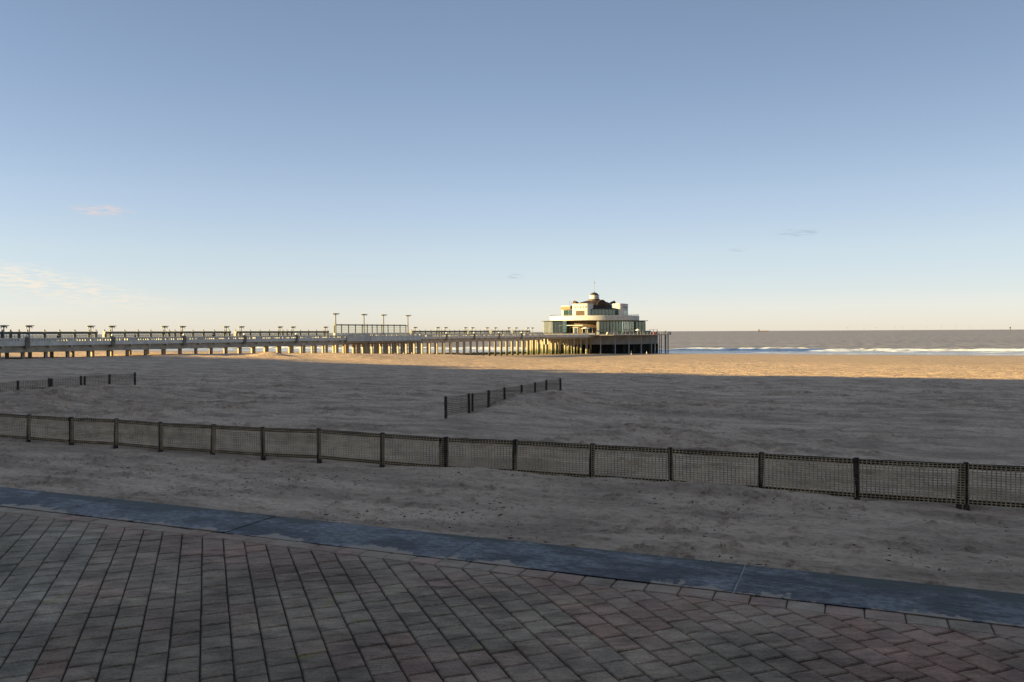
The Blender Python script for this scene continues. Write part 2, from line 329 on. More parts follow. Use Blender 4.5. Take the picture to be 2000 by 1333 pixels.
# ------------------------------------------------------------------ sea
def sea_material():
    m = bpy.data.materials.new("sea_water"); m.use_nodes = True; nt = m.node_tree; n = nt.nodes; l = nt.links; p = n["Principled BSDF"]
    geo = n.new("ShaderNodeNewGeometry"); fo = n.new("ShaderNodeAttribute"); fo.attribute_name = "foam"
    mp = n.new("ShaderNodeMapping"); mp.inputs["Rotation"].default_value = (0, 0, R(22.8)); l.new(geo.outputs["Position"], mp.inputs[0])
    q = n.new("ShaderNodeMapping"); q.inputs["Scale"].default_value = (.35, 1.0, 1); l.new(mp.outputs[0], q.inputs[0])
    t1 = n.new("ShaderNodeTexNoise"); t1.inputs["Scale"].default_value = .16; t1.inputs["Detail"].default_value = 6; t1.inputs["Roughness"].default_value = .6; l.new(q.outputs[0], t1.inputs["Vector"])
    t2 = n.new("ShaderNodeTexNoise"); q2 = n.new("ShaderNodeMapping"); q2.inputs["Scale"].default_value = (.10, 1.0, 1); l.new(mp.outputs[0], q2.inputs[0]); t2.inputs["Scale"].default_value = .035; t2.inputs["Detail"].default_value = 7; t2.inputs["Roughness"].default_value = .65; l.new(q2.outputs[0], t2.inputs["Vector"])
    r_ = n.new("ShaderNodeValToRGB"); e = r_.color_ramp.elements; e[0].position = .40; e[0].color = (.13, .12, .112, 1); e[1].position = .60; e[1].color = (.295, .255, .23, 1)
    q3 = n.new("ShaderNodeMapping"); q3.inputs["Scale"].default_value = (1.0, .14, 1); l.new(mp.outputs[0], q3.inputs[0]); t3 = n.new("ShaderNodeTexNoise"); t3.inputs["Scale"].default_value = .16; t3.inputs["Detail"].default_value = 4; l.new(q3.outputs[0], t3.inputs["Vector"])
    av = n.new("ShaderNodeMath"); av.operation = 'MULTIPLY_ADD'; av.inputs[1].default_value = .5; l.new(t3.outputs[0], av.inputs[0]); hf = n.new("ShaderNodeMath"); hf.operation = 'MULTIPLY'; hf.inputs[1].default_value = .5; l.new(t2.outputs[0], hf.inputs[0]); l.new(hf.outputs[0], av.inputs[2]); l.new(av.outputs[0], r_.inputs[0])
    mx = n.new("ShaderNodeMix"); mx.data_type = 'RGBA'; l.new(fo.outputs["Fac"], mx.inputs[0]); l.new(r_.outputs[0], mx.inputs[6]); mx.inputs[7].default_value = (.66, .70, .76, 1)
    l.new(mx.outputs[2], p.inputs["Base Color"])
    rr = n.new("ShaderNodeMapRange"); rr.inputs[3].default_value = .42; rr.inputs[4].default_value = .9; l.new(fo.outputs["Fac"], rr.inputs[0]); l.new(rr.outputs[0], p.inputs["Roughness"])
    p.inputs["IOR"].default_value = 1.33; 
    sh_ = n.new("ShaderNodeAttribute"); sh_.attribute_name = "shallow"
    sp = n.new("ShaderNodeMapRange"); sp.inputs[3].default_value = .24; sp.inputs[4].default_value = .6; l.new(sh_.outputs["Fac"], sp.inputs[0]); l.new(sp.outputs[0], p.inputs["Specular IOR Level"])
    rs = n.new("ShaderNodeMapRange"); rs.inputs[3].default_value = 1.0; rs.inputs[4].default_value = .4; l.new(sh_.outputs["Fac"], rs.inputs[0]); rm = n.new("ShaderNodeMath"); rm.operation = 'MULTIPLY'; l.new(rs.outputs[0], rm.inputs[0]); l.new(rr.outputs[0], rm.inputs[1]); l.new(rm.outputs[0], p.inputs["Roughness"])
    bp = n.new("ShaderNodeBump"); bp.inputs["Strength"].default_value = 1.0; bp.inputs["Distance"].default_value = 1.3
    l.new(t1.outputs[0], bp.inputs["Height"]); l.new(bp.outputs[0], p.inputs["Normal"])
    return m
def make_sea():
    s1 = np.arange(352, 520, .8); s2 = 520*np.exp(np.linspace(0, math.log(45000/520), 160))[1:]
    s = np.concatenate([s1, s2])
    a = np.concatenate([-40000*np.exp(-np.linspace(0, math.log(40000/1100), 24))[:-1], np.arange(-1100, -400, 4), np.arange(-400, 330, 1.4), 330*np.exp(np.linspace(0, math.log(40000/330), 24))])
    S, A = np.meshgrid(s, a, indexing='ij')
    X, Y = S*SN + A*CN, S*CN - A*SN
    near = 1-sstep(500, 900, S)
    Z = near*(.10*fbm(A/14, S/5, 3) + .05*fbm(A/4, S/2, 2))*sstep(372, 420, S)
    foam = np.zeros_like(S)
    for (s0, wob, w, h, thr, sc, seed) in ((446, 10, 7, 1.1, -.42, 70, 1), (472, 14, 6, .9, .05, 45, 5), (430, 8, 5, .6, .02, 38, 9), (415, 9, 3, .25, .22, 30, 13), (398, 8, 2.5, .15, .22, 26, 21), (381, 7, 2.0, .08, .15, 40, 31), (456, 12, 2.6, .35, -.1, 30, 41), (492, 16, 3.0, .5, .1, 34, 53), (420, 9, 2.0, .15, .0, 26, 61)):
        c = s0 + wob*fbm(A/90+seed*3.7, A*0+seed, 3)*1.6
        amp = sstep(thr, thr+.35, fbm(A/sc+seed*7.1, A*0+seed*1.3, 3)*1.4)
        u = (S-c)/w
        Z += h*amp*np.where(u < 0, np.exp(-(u*1.9)**2), np.exp(-(u*.8)**2))*(.8+.4*pnoise(A/6+seed, S/40))
        fm = amp*np.exp(-(np.where(u < 0, u*.75, u*1.5))**2)*1.4*(.62+1.7*fbm(A/6+seed, S/2.2+seed, 4))
        foam = np.maximum(foam, np.clip(fm, 0, 1))
    foam = np.maximum(foam, np.clip((fbm(A/16+3, S/5, 4)-.30)*2.2, 0, .7)*sstep(372, 390, S)*(1-sstep(438, 455, S)))
    foam = np.clip((foam-.16)*2.2, 0, 1)
    tag(grid_mesh("sea", X, Y, Z, sea_material(), {"foam": foam, "shallow": 1-sstep(425, 445, S)}), "grey brown sea with white surf breaking along the beach", None, None, "structure")
make_sea()

# ------------------------------------------------------------------ promenade, kerb
ZP = CAMZ-1.70
def attr_mat(name, rough=.85):
    m = bpy.data.materials.new(name); m.use_nodes = True; nt = m.node_tree; n = nt.nodes; l = nt.links; p = n["Principled BSDF"]
    at = n.new("ShaderNodeAttribute"); at.attribute_name = "tile"
    geo = n.new("ShaderNodeNewGeometry")
    def noise(sc, det, st=(1, 1, 1), ro=.6):
        q = n.new("ShaderNodeMapping"); q.inputs["Scale"].default_value = st; q.inputs["Rotation"].default_value = (0, 0, R(-15)); l.new(geo.outputs["Position"], q.inputs[0])
        t = n.new("ShaderNodeTexNoise"); t.inputs["Scale"].default_value = sc; t.inputs["Detail"].default_value = det; t.inputs["Roughness"].default_value = ro; l.new(q.outputs[0], t.inputs["Vector"]); return t.outputs[0]
    def ramp(src, p0, c0, p1, c1):
        r_ = n.new("ShaderNodeValToRGB"); e = r_.color_ramp.elements
        e[0].position = p0; e[0].color = (*c0, 1); e[1].position = p1; e[1].color = (*c1, 1); l.new(src, r_.inputs[0]); return r_.outputs[0]
    def mix(a, b, f, bt='MIX'):
        x = n.new("ShaderNodeMix"); x.data_type = 'RGBA'; x.blend_type = bt
        if isinstance(f, float): x.inputs[0].default_value = f
        else: l.new(f, x.inputs[0])
        l.new(a, x.inputs[6])
        if isinstance(b, tuple): x.inputs[7].default_value = (*b, 1)
        else: l.new(b, x.inputs[7])
        return x.outputs[2]
    c = at.outputs["Color"]
    c = mix(c, ramp(noise(6, 8, (.8, 1.3, 1)), .36, (.66, .65, .64), .6, (1.16, 1.15, 1.13)), 1.0, 'MULTIPLY')
    c = mix(c, ramp(noise(60, 4), .3, (.78, .78, .78), .6, (1.1, 1.1, 1.1)), 1.0, 'MULTIPLY')
    c = mix(c, ramp(noise(1.1, 6), .38, (.72, .71, .70), .60, (1.12, 1.11, 1.1)), 1.0, 'MULTIPLY')
    c = mix(c, (.34, .28, .07), ramp(noise(3.1, 6), .66, (0, 0, 0), .76, (.6, .6, .6)))
    dirt = n.new("ShaderNodeAttribute"); dirt.attribute_name = "sandy"
    mm = n.new("ShaderNodeMath"); mm.operation = 'MULTIPLY'; l.new(dirt.outputs["Fac"], mm.inputs[0]); l.new(ramp(noise(3, 7), .38, (.1, .1, .1), .62, (1, 1, 1)), mm.inputs[1])
    c = mix(c, (.46, .335, .23), mm.outputs[0])
    l.new(c, p.inputs["Base Color"]); p.inputs["Roughness"].default_value = rough; p.inputs["Specular IOR Level"].default_value = .25
    ad = n.new("ShaderNodeMath"); ad.operation = 'MULTIPLY_ADD'; ad.inputs[1].default_value = .2; l.new(noise(55, 5), ad.inputs[0]); l.new(noise(7, 7, (.5, 1.7, 1), .65), ad.inputs[2])
    bp = n.new("ShaderNodeBump"); bp.inputs["Strength"].default_value = 1.0; bp.inputs["Distance"].default_value = .06
    l.new(ad.outputs[0], bp.inputs["Height"]); l.new(bp.outputs[0], p.inputs["Normal"])
    return m
def clip_half(poly, f):
    out = []
    for i in range(len(poly)):
        p, q = poly[i], poly[(i+1) % len(poly)]; a, b = f(p), f(q)
        if a <= 0: out.append(p)
        if (a < 0) != (b < 0) and a != 0:
            t = a/(a-b); out.append((p[0]+(q[0]-p[0])*t, p[1]+(q[1]-p[1])*t))
    return out
KERB_N, KERB_F = 5.29, 5.95
def make_paving():
    TA = R(-21); dx, dy = math.sin(TA), math.cos(TA); px_, py_ = math.cos(TA), -math.sin(TA)
    W, L, J = .159, .19, .0022
    v, f, fc, sd = [], [], [], []
    def tile(poly, col, sandy):
        n = len(poly)
        if n < 3: return
        cx = sum(p[0] for p in poly)/n; cy = sum(p[1] for p in poly)/n
        o = len(v); tx, ty = random.gauss(0, .010), random.gauss(0, .010); h = random.gauss(0, .0012)
        bev = .007
        for lev in (0, 1, 2):
            for (x, y) in poly:
                r_ = math.hypot(x-cx, y-cy) or 1; k = 1 - (bev*1.3/r_ if lev == 2 else 0)
                X, Y = cx+(x-cx)*k, cy+(y-cy)*k
                z = ZP + h + (X-cx)*tx + (Y-cy)*ty - (.03 if lev == 0 else (bev if lev == 1 else 0))
                v.append((X, Y, z))
        f.append(tuple(o+2*n+i for i in range(n))); fc.append(col); sd.append(sandy)
        for lev in (0, 1):
            for i in range(n):
                j = (i+1) % n; f.append((o+lev*n+i, o+lev*n+j, o+(lev+1)*n+j, o+(lev+1)*n+i)); fc.append(tuple(c*.8 for c in col) if lev == 0 else col); sd.append(sandy)
    def jit(c, s=.07):
        k = 1+random.gauss(0, s); return tuple(max(.02, x*k*(1+random.gauss(0, .008))) for x in c)
    GREY, REDB, RED, BRN = (.40, .312, .222), (.35, .245, .170), (.405, .222, .157), (.368, .270, .184)
    EDGE = KERB_N - .165
    for k in range(-70, 60):
        u0 = -.044 + k*W; off = (.5 if k % 2 else 0)*L + random.uniform(-.03, .03)
        for i in range(0, 75):
            w0 = -3.0 + i*L + off
            jj = J*random.uniform(.8, 1.6); jt = random.uniform(.0035, .0075)
            pts = [(u0+jj*1.5, w0+jt), (u0+W-jj*1.5, w0+jt), (u0+W-jj*1.5, w0+L-jt), (u0+jj*1.5, w0+L-jt)]
            poly = [(px_*a+dx*b, py_*a+dy*b) for a, b in pts]
            cx = sum(p[0] for p in poly)/4; cy = sum(p[1] for p in poly)/4; s_, a_ = sa(cx, cy)
            if s_ > EDGE+.2 or s_ < .8 or a_ < -13 or a_ > 8: continue
            poly = clip_half(poly, lambda p: sa(p[0], p[1])[0]-EDGE+.004)
            if len(poly) < 3: continue
            cx = sum(p[0] for p in poly)/len(poly); cy = sum(p[1] for p in poly)/len(poly); u = cx*px_+cy*py_; dk = EDGE-s_
            w_red = float(pnoise(np.array([cx*1.1+4]), np.array([cy*1.1]))[0])*1.1 + random.gauss(0, .10) + max(0, .55-dk*1.1)
            w_red += .35 if u > 2.01 else (-.5 if u < -.87 and dk > .12 else (.12 if u < 1.0 else -.15))
            w_red = min(1, max(0, w_red)); base = GREY if u < -.87 else (BRN if (u > 1.0 or dk > .75) else REDB)
            c = tuple(b_*(1-w_red)+r_*w_red for b_, r_ in zip(base, RED))
            tile(poly, jit(c), min(1, max(0, 1-dk/.45)*.75))
    k = 0; a_ = -13.0
    while a_ < 8:
        l_ = .222; p = [(EDGE+.004, a_+.003), (EDGE+.162, a_+.003), (EDGE+.162, a_+l_-.003), (EDGE+.004, a_+l_-.003)]
        tile([xy(*q) for q in p], jit((.45, .265, .195) if random.random() < .75 else (.46, .34, .245), .1), .9); a_ += l_
    me = bpy.data.meshes.new("promenade"); me.from_pydata(v, [], f); me.update()
    at = me.attributes.new("tile", 'FLOAT_COLOR', 'FACE'); at.data.foreach_set("color", np.array([(*c, 1) for c in fc], dtype=np.float32).ravel())
    a2 = me.attributes.new("sandy", 'FLOAT', 'FACE'); a2.data.foreach_set("value", np.array(sd, dtype=np.float32))
    me.materials.append(attr_mat("paving_stone"))
    o = bpy.data.objects.new("promenade", me); COL.objects.link(o)
    tag(o, "promenade of grey and reddish stone setts in long running rows", None, None, "structure")
    b = MB(); b.prism([xy(-40, -650), xy(-40, 400), xy(KERB_N, 400), xy(KERB_N, -650)][::-1], ZP-.6, ZP-.014)
    tag(b.build("promenade_bed", mat("joint_sand", (.06, .048, .037), .95, .25, 30, .5, 60)), "dark sandy bed in the joints of the promenade", None, None, "structure")
make_paving()

def make_kerb():
    m = bpy.data.materials.new("blue_stone"); m.use_nodes = True; nt = m.node_tree; n = nt.nodes; l = nt.links; p = n["Principled BSDF"]
    geo = n.new("ShaderNodeNewGeometry"); mp = n.new("ShaderNodeMapping"); mp.inputs["Rotation"].default_value = (0, 0, R(22.8)); l.new(geo.outputs["Position"], mp.inputs[0])
    sx = n.new("ShaderNodeSeparateXYZ"); l.new(mp.outputs[0], sx.inputs[0])
    def noise(sc, det, st=(1, 1, 1), ro=.6):
        q = n.new("ShaderNodeMapping"); q.inputs["Scale"].default_value = st; l.new(mp.outputs[0], q.inputs[0])
        t = n.new("ShaderNodeTexNoise"); t.inputs["Scale"].default_value = sc; t.inputs["Detail"].default_value = det; t.inputs["Roughness"].default_value = ro; l.new(q.outputs[0], t.inputs["Vector"]); return t.outputs[0]
    def ramp(src, p0, c0, p1, c1):
        r_ = n.new("ShaderNodeValToRGB"); e = r_.color_ramp.elements
        e[0].position = p0; e[0].color = (*c0, 1); e[1].position = p1; e[1].color = (*c1, 1); l.new(src, r_.inputs[0]); return r_.outputs[0]
    def mth(op, a, b):
        x = n.new("ShaderNodeMath"); x.operation = op
        for i, vv in enumerate((a, b)):
            if isinstance(vv, (int, float)): x.inputs[i].default_value = vv
            else: l.new(vv, x.inputs[i])
        return x.outputs[0]
    def mix(a, b, f, bt='MIX'):
        x = n.new("ShaderNodeMix"); x.data_type = 'RGBA'; x.blend_type = bt
        if isinstance(f, float): x.inputs[0].default_value = f
        else: l.new(f, x.inputs[0])
        l.new(a, x.inputs[6])
        if isinstance(b, tuple): x.inputs[7].default_value = (*b, 1)
        else: l.new(b, x.inputs[7])
        return x.outputs[2]
    c = ramp(noise(.9, 6), .35, (.074, .073, .081), .65, (.128, .122, .126))
    c = mix(c, mix(ramp(noise(2.2, 9, (.7, 1.3, 1), .72), .44, (.22, .24, .28), .56, (1.3, 1.28, 1.25)), ramp(noise(16, 8, (.8, 1.2, 1), .75), .42, (.45, .45, .45), .55, (1.25, 1.25, 1.25)), 1.0, 'MULTIPLY'), 1.0, 'MULTIPLY')
    # wind-blown sand lying along the landward edge, moss along the seaward one
    edge = mth('ADD', mth('SUBTRACT', sx.outputs[1], KERB_N), mth('MULTIPLY', mth('SUBTRACT', noise(1.9, 8, (1, .6, 1), .66), .5), -1.1))
    c = mix(c, (.30, .225, .16), ramp(edge, .015, (1, 1, 1), .045, (0, 0, 0)))
    edge2 = mth('ADD', mth('SUBTRACT', KERB_F, sx.outputs[1]), mth('MULTIPLY', mth('SUBTRACT', noise(1.3, 6), .47), -1.3))
    c = mix(c, (.018, .02, .013), ramp(edge2, .0, (.92, .92, .92), .07, (0, 0, 0)))
    l.new(c, p.inputs["Base Color"]); p.inputs["Roughness"].default_value = .6; p.inputs["Specular IOR Level"].default_value = .35
    bp = n.new("ShaderNodeBump"); bp.inputs["Strength"].default_value = .9; bp.inputs["Distance"].default_value = .02
    l.new(noise(10, 8, (.6, 1.4, 1), .7), bp.inputs["Height"]); l.new(bp.outputs[0], p.inputs["Normal"])
    b = MB(); a_ = -2.78 - 2.1*40
    for i in range(80):
        o = len(b.v); e = .008; h = .012
        q = [(KERB_N+.002, a_+e), (KERB_F, a_+e), (KERB_F, a_+2.1-e), (KERB_N+.002, a_+2.1-e)][::-1]
        b.prism([xy(*t) for t in q], ZP-.6, ZP+.004+random.uniform(-.003, .003)); a_ += 2.1
    tag(b.build("kerb", m), "broad blue grey stone kerb with blown sand on it", None, None, "structure")
    g = MB(); g.prism([xy(KERB_N+.004, -90), xy(KERB_N+.004, 84), xy(KERB_F-.004, 84), xy(KERB_F-.004, -90)][::-1], ZP-.55, ZP-.001)
    g.prism([xy(KERB_F-.3, -650), xy(KERB_F-.3, 400), xy(KERB_F-.03, 400), xy(KERB_F-.03, -650)][::-1], ZP-4, ZP-.62)
    tag(g.build("kerb_mortar", mat("pale_mortar", (.33, .32, .29), .9, .2, 8)), "pale mortar in the joints of the stone kerb", None, None, "structure")
make_kerb()

# ------------------------------------------------------------------ beach fences
M_POST = mat("weathered_dark_wood", (.062, .047, .037), .9, .6, 7, .6, 30)
M_BOARD = mat("dark_board", (.020, .018, .013), .9, .4, 5, .5, 25)
M_NET = mat("tan_plastic_net", (.56, .42, .26), .75, .25, 2.5, 0)
M_NET2 = mat("dark_old_net", (.13, .10, .06), .8, .3, 2)
def net_panel(p0, p1, z0a, z1a, z0b, z1b, cell_x, cell_z, th, bag):
    """woven net between two posts, in the coordinates of the fence: p0, p1 (x, y)"""
    b = MB(); P0, P1 = Vector((*p0, 0)), Vector((*p1, 0)); L = (P1-P0).length; d = (P1-P0)/L; nrm = Vector((d.y, -d.x, 0))
    nx = max(2, round(L/cell_x)); nz = max(2, round((z1a-z0a)/cell_z))
    def pt(u, w, off=0.0):
        lo = z0a+(z0b-z0a)*u; hi = z1a+(z1b-z1a)*u
        sag = .02*math.sin(math.pi*u)*w; bulge = bag*math.sin(math.pi*u)*math.sin(math.pi*w)
        q = P0 + d*(u*L) + nrm*(bulge+off); return Vector((q.x, q.y, lo+(hi-lo)*w - sag))
    hx = th/2/L
    for i in range(nx+1):
        u = i/nx; ws = [k/6 for k in range(7)]
        for k in range(6):
            a, c = ws[k], ws[k+1]
            u0, u1 = max(0, u-hx), min(1, u+hx)
            b.add([pt(u0, a, .003), pt(u1, a, .003), pt(u1, c, .003), pt(u0, c, .003), pt(u0, a, -.003), pt(u1, a, -.003), pt(u1, c, -.003), pt(u0, c, -.003)], [(0,1,2,3), (7,6,5,4), (0,3,7,4), (1,5,6,2)])
    hz = th*.42/(z1a-z0a)
    for j in range(nz+1):
        w = j/nz; w0, w1 = max(0, w-hz), min(1, w+hz)
        for k in range(8):
            u0, u1 = k/8, (k+1)/8
            b.add([pt(u0, w0, .0045), pt(u1, w0, .0045), pt(u1, w1, .0045), pt(u0, w1, .0045), pt(u0, w0, -.0045), pt(u1, w0, -.0045), pt(u1, w1, -.0045), pt(u0, w1, -.0045)], [(0,1,2,3), (7,6,5,4), (0,4,5,1), (3,2,6,7)])
    return b
def fence(label, pts, top, boards, cell, th, heights, leans, doubles, group, net):
    """pts: world (x, y) of the posts"""
    ox, oy = pts[len(pts)//2]; oz = bz(ox, oy)
    root = thing("beach_fence", label, "fence", (ox, oy, oz), 0, group)
    loc = [(x-ox, y-oy) for x, y in pts]
    D = Vector((pts[-1][0]-pts[0][0], pts[-1][1]-pts[0][1], 0)).normalized(); rz = math.atan2(D.y, D.x)
    def post(x, y, zt, lean, w=.10):
        b = MB(); h = zt+.7
        b.prism([(-w*.6, -w*.55), (w*.6, -w*.55), (w*.7, w*.5), (-w*.55, w*.6)], -.7-.3, h-.7-.02); b.prism([(-w*.5, -w*.45), (w*.5, -w*.45), (w*.6, w*.4), (-w*.45, w*.5)], h-.7-.02, h-.7)
        o = b.build("post", M_POST, root, loc=(x, y, 0), rotz=rz+random.uniform(-.2, .2)); o.rotation_euler.x = lean[1]; o.rotation_euler.y = lean[0]; return o
    for i, (x, y) in enumerate(loc):
        post(x, y, heights[i]-oz+.02, leans[i])
        if i in doubles:
            q = doubles[i]; post(x+D.x*q, y+D.y*q, heights[i]-oz-.01, (-leans[i][0]*1.2+.05, leans[i][1]), .09)
    for i in range(len(loc)-1):
        if i in doubles.get("skip", ()): continue
        p0, p1 = Vector((*loc[i], 0)), Vector((*loc[i+1], 0)); d = (p1-p0).normalized()
        nrm = Vector((d.y, -d.x, 0))
        off = nrm*(.055 if boards else 0.0)
        q0, q1 = p0+d*.03+off, p1-d*.03+off
        za, zb = heights[i]-oz, heights[i+1]-oz
        lo = top
        n_ = net_panel((q0.x, q0.y), (q1.x, q1.y), za-lo, za-.01, zb-lo, zb-.01, cell[0], cell[1], th, random.uniform(-.02, .03)).build("net", net, root)
        if boards:
            bt = MB(); L = (p1-p0).length; M0 = Matrix.Translation(p0) @ Matrix.Rotation(math.atan2(d.y, d.x), 4, 'Z')
            for (h0, h1) in ((-.135, -.012), (-lo+.0, -lo+.105)):
                w0 = [M0 @ Vector((xx, yy, (za if xx == .04 else zb)+zz)) for zz in (h0, h1) for xx, yy in ((.04, -.012), (L-.04, -.012), (L-.04, .012), (.04, .012))]
                bt = MB().add(w0, [(3,2,1,0), (4,5,6,7), (0,1,5,4), (1,2,6,5), (2,3,7,6), (3,0,4,7)])
                bt.build("rail_board", M_BOARD, root)
    return root
def lean(k=.03): return (random.gauss(0, k), random.gauss(0, k*.6))
n_post = 22; i0 = -17
npts = [xy(FENCE_S+random.uniform(-.03, .03), FENCE_A0+FENCE_P*(i0+i)+random.uniform(-.08, .08)) for i in range(n_post)]
fence("long low fence of dark wooden posts and tan netting crossing the whole foreground beach", npts, .98, True, (.098, .062), .024,
      [CAMZ-3.2+random.uniform(-.03, .03) for _ in npts], [lean(.028) for _ in npts], {17: -.16, 11: -.15}, "sand fences on the beach", M_NET)
mp_ = [xy(35.6+2.42*i, -18.5+random.uniform(-.1, .1)) for i in range(8)]
mtops = [-3.24, -3.27, -3.27, -3.26, -3.27, -3.26, -3.24, -3.27]
fence("short fence of leaning dark posts and fine netting climbing a sand mound at mid beach", mp_, .95, False, (.13, .09), .028,
      [CAMZ+t for t in mtops], [(.0, 0), (.0, .0), (.05, .0), (-.02, 0), (.02, 0), (0, .02), (.04, 0), (-.03, 0)], {1: .42}, "sand fences on the beach", M_NET2)
lp_ = [xy(29.4+2.4*i, -51.6+random.uniform(-.1, .1)) for i in range(8)]
fence("short half buried netting fence with dark posts at the left edge of the beach", lp_, .9, False, (.13, .09), .022,
      [CAMZ-3.22, CAMZ-3.2, CAMZ-3.16, CAMZ-3.13, CAMZ-3.1, CAMZ-3.06, CAMZ-3.06, CAMZ-3.04], [lean(.02) for _ in lp_], {4: .15, 5: .3}, "sand fences on the beach", M_NET2)

# ------------------------------------------------------------------ pier
LS = 36.0; PAZ = R(30.1); PD = Vector((math.sin(PAZ), math.cos(PAZ), 0)); PR = Vector((math.cos(PAZ), -math.sin(PAZ), 0))
P0 = Vector((-90.2, 174.5, 0)); ZD = 8.7
def P(t, lx=0.0, z=0.0): return P0 + PD*(LS*t) + PR*lx + Vector((0, 0, z))
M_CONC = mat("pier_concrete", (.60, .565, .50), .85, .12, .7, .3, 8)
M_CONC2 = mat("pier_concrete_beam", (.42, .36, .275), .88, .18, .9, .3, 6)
M_WHITE = mat("white_paint", (.76, .74, .69), .6, .06, .8)
M_GREYM = mat("grey_green_metal", (.11, .112, .105), .5, .1, 2, 0, metal=.0)
M_GLASS = glass_mat("clear_pane", (.95, .97, .97), .0)
def column_mat():
    m = bpy.data.materials.new("algae_column"); m.use_nodes = True; nt = m.node_tree; n = nt.nodes; l = nt.links; p = n["Principled BSDF"]
    geo = n.new("ShaderNodeNewGeometry"); sx = n.new("ShaderNodeSeparateXYZ"); l.new(geo.outputs["Position"], sx.inputs[0])
    no = n.new("ShaderNodeTexNoise"); no.inputs["Scale"].default_value = .9; no.inputs["Detail"].default_value = 5; l.new(geo.outputs["Position"], no.inputs["Vector"])
    a = n.new("ShaderNodeMath"); a.operation = 'MULTIPLY_ADD'; a.inputs[1].default_value = -2.4; l.new(no.outputs[0], a.inputs[0]); l.new(sx.outputs[2], a.inputs[2])
    r_ = n.new("ShaderNodeValToRGB"); e = r_.color_ramp.elements
    mr = n.new("ShaderNodeMapRange"); mr.inputs[1].default_value = -2; mr.inputs[2].default_value = 8; l.new(a.outputs[0], mr.inputs[0]); l.new(mr.outputs[0], r_.inputs[0])
    e[0].position = .0; e[0].color = (.03, .028, .02, 1); e[1].position = .26; e[1].color = (.075, .085, .03, 1)
    q = e.new(.40); q.color = (.33, .29, .20, 1); q = e.new(.6); q.color = (.34, .295, .225, 1)
    l.new(r_.outputs[0], p.inputs["Base Color"]); p.inputs["Roughness"].default_value = .85
    return m
M_COL = column_mat()
pier_rot = -PAZ
pier = thing("pier", "long concrete pier on square columns running from the beach out to the round pavilion", "pier", P(0, 0, ZD), pier_rot)
T0, T1 = -3.35, 5.55
HW = 4.2
dk = MB(); dk.box(-HW, HW, T0*LS, T1*LS, -.32, 0); dk.build("deck", M_CONC, pier)
for sgn in (1, -1):
    b = MB(); x0 = HW-.02 if sgn > 0 else -HW-.28
    bays = [(t*LS/8) for t in range(int(T0*8), int(T1*8)+1)]
    for y in bays:
        y0, y1 = y, min(y+LS/8, T1*LS)
        if y1 - y0 < .5: continue
        b.box(x0, x0+.30, y0, y1, -.45, .42); b.box(x0-.05, x0+.35, y0, y1, .86, 1.10)
        b.box(x0-.04, x0+.34, y0, y0+.42, .42, .86)
        nb = 7; st = (y1-y0-.42)/nb
        for k in range(nb): b.box(x0+.03, x0+.27, y0+.42+st*(k+.30), y0+.42+st*(k+.95), .42, .86)
    b.build("parapet", M_CONC, pier)
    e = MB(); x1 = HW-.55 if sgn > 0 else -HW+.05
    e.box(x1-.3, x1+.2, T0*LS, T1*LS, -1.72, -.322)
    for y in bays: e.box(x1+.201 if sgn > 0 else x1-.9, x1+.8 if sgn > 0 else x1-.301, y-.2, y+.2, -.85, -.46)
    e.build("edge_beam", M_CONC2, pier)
CX, CW = 2.85, .27
bents = [t/8 for t in range(-10, int(T1*8)+1)]
ncol = 0; extra = MB()
cross = MB()
for t in bents:
    if t < 2.04 or t > 3.06: pass
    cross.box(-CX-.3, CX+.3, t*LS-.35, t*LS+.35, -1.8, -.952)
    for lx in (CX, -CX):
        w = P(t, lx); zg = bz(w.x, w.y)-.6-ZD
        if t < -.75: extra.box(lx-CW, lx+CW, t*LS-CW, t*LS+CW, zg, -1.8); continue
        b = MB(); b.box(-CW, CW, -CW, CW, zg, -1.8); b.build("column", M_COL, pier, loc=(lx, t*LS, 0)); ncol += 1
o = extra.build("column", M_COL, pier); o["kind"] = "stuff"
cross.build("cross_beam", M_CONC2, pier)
# pedestals with pale globes on the seaward and landward parapets
M_DARKC = mat("stained_concrete", (.20, .175, .14), .9, .3, 1.5)
for k in range(-2, 11):
    t = k*.5
    if 1.9 < t < 3.1: continue
    b = MB(); b.box(HW+.284, HW+.60, t*LS-.38, t*LS+.38, -1.0, 1.02); b.box(HW-.1, HW+.64, t*LS-.42, t*LS+.42, 1.102, 1.24)
    pd = b.build("pedestal", M_DARKC, pier)
    g = MB(); g.lathe([(.05, 1.24), (.2, 1.3), (.30, 1.45), (.30, 1.6), (.18, 1.78), (.03, 1.84)], 12, (HW+.28, t*LS)); g.build("globe", M_WHITE, pd, True)

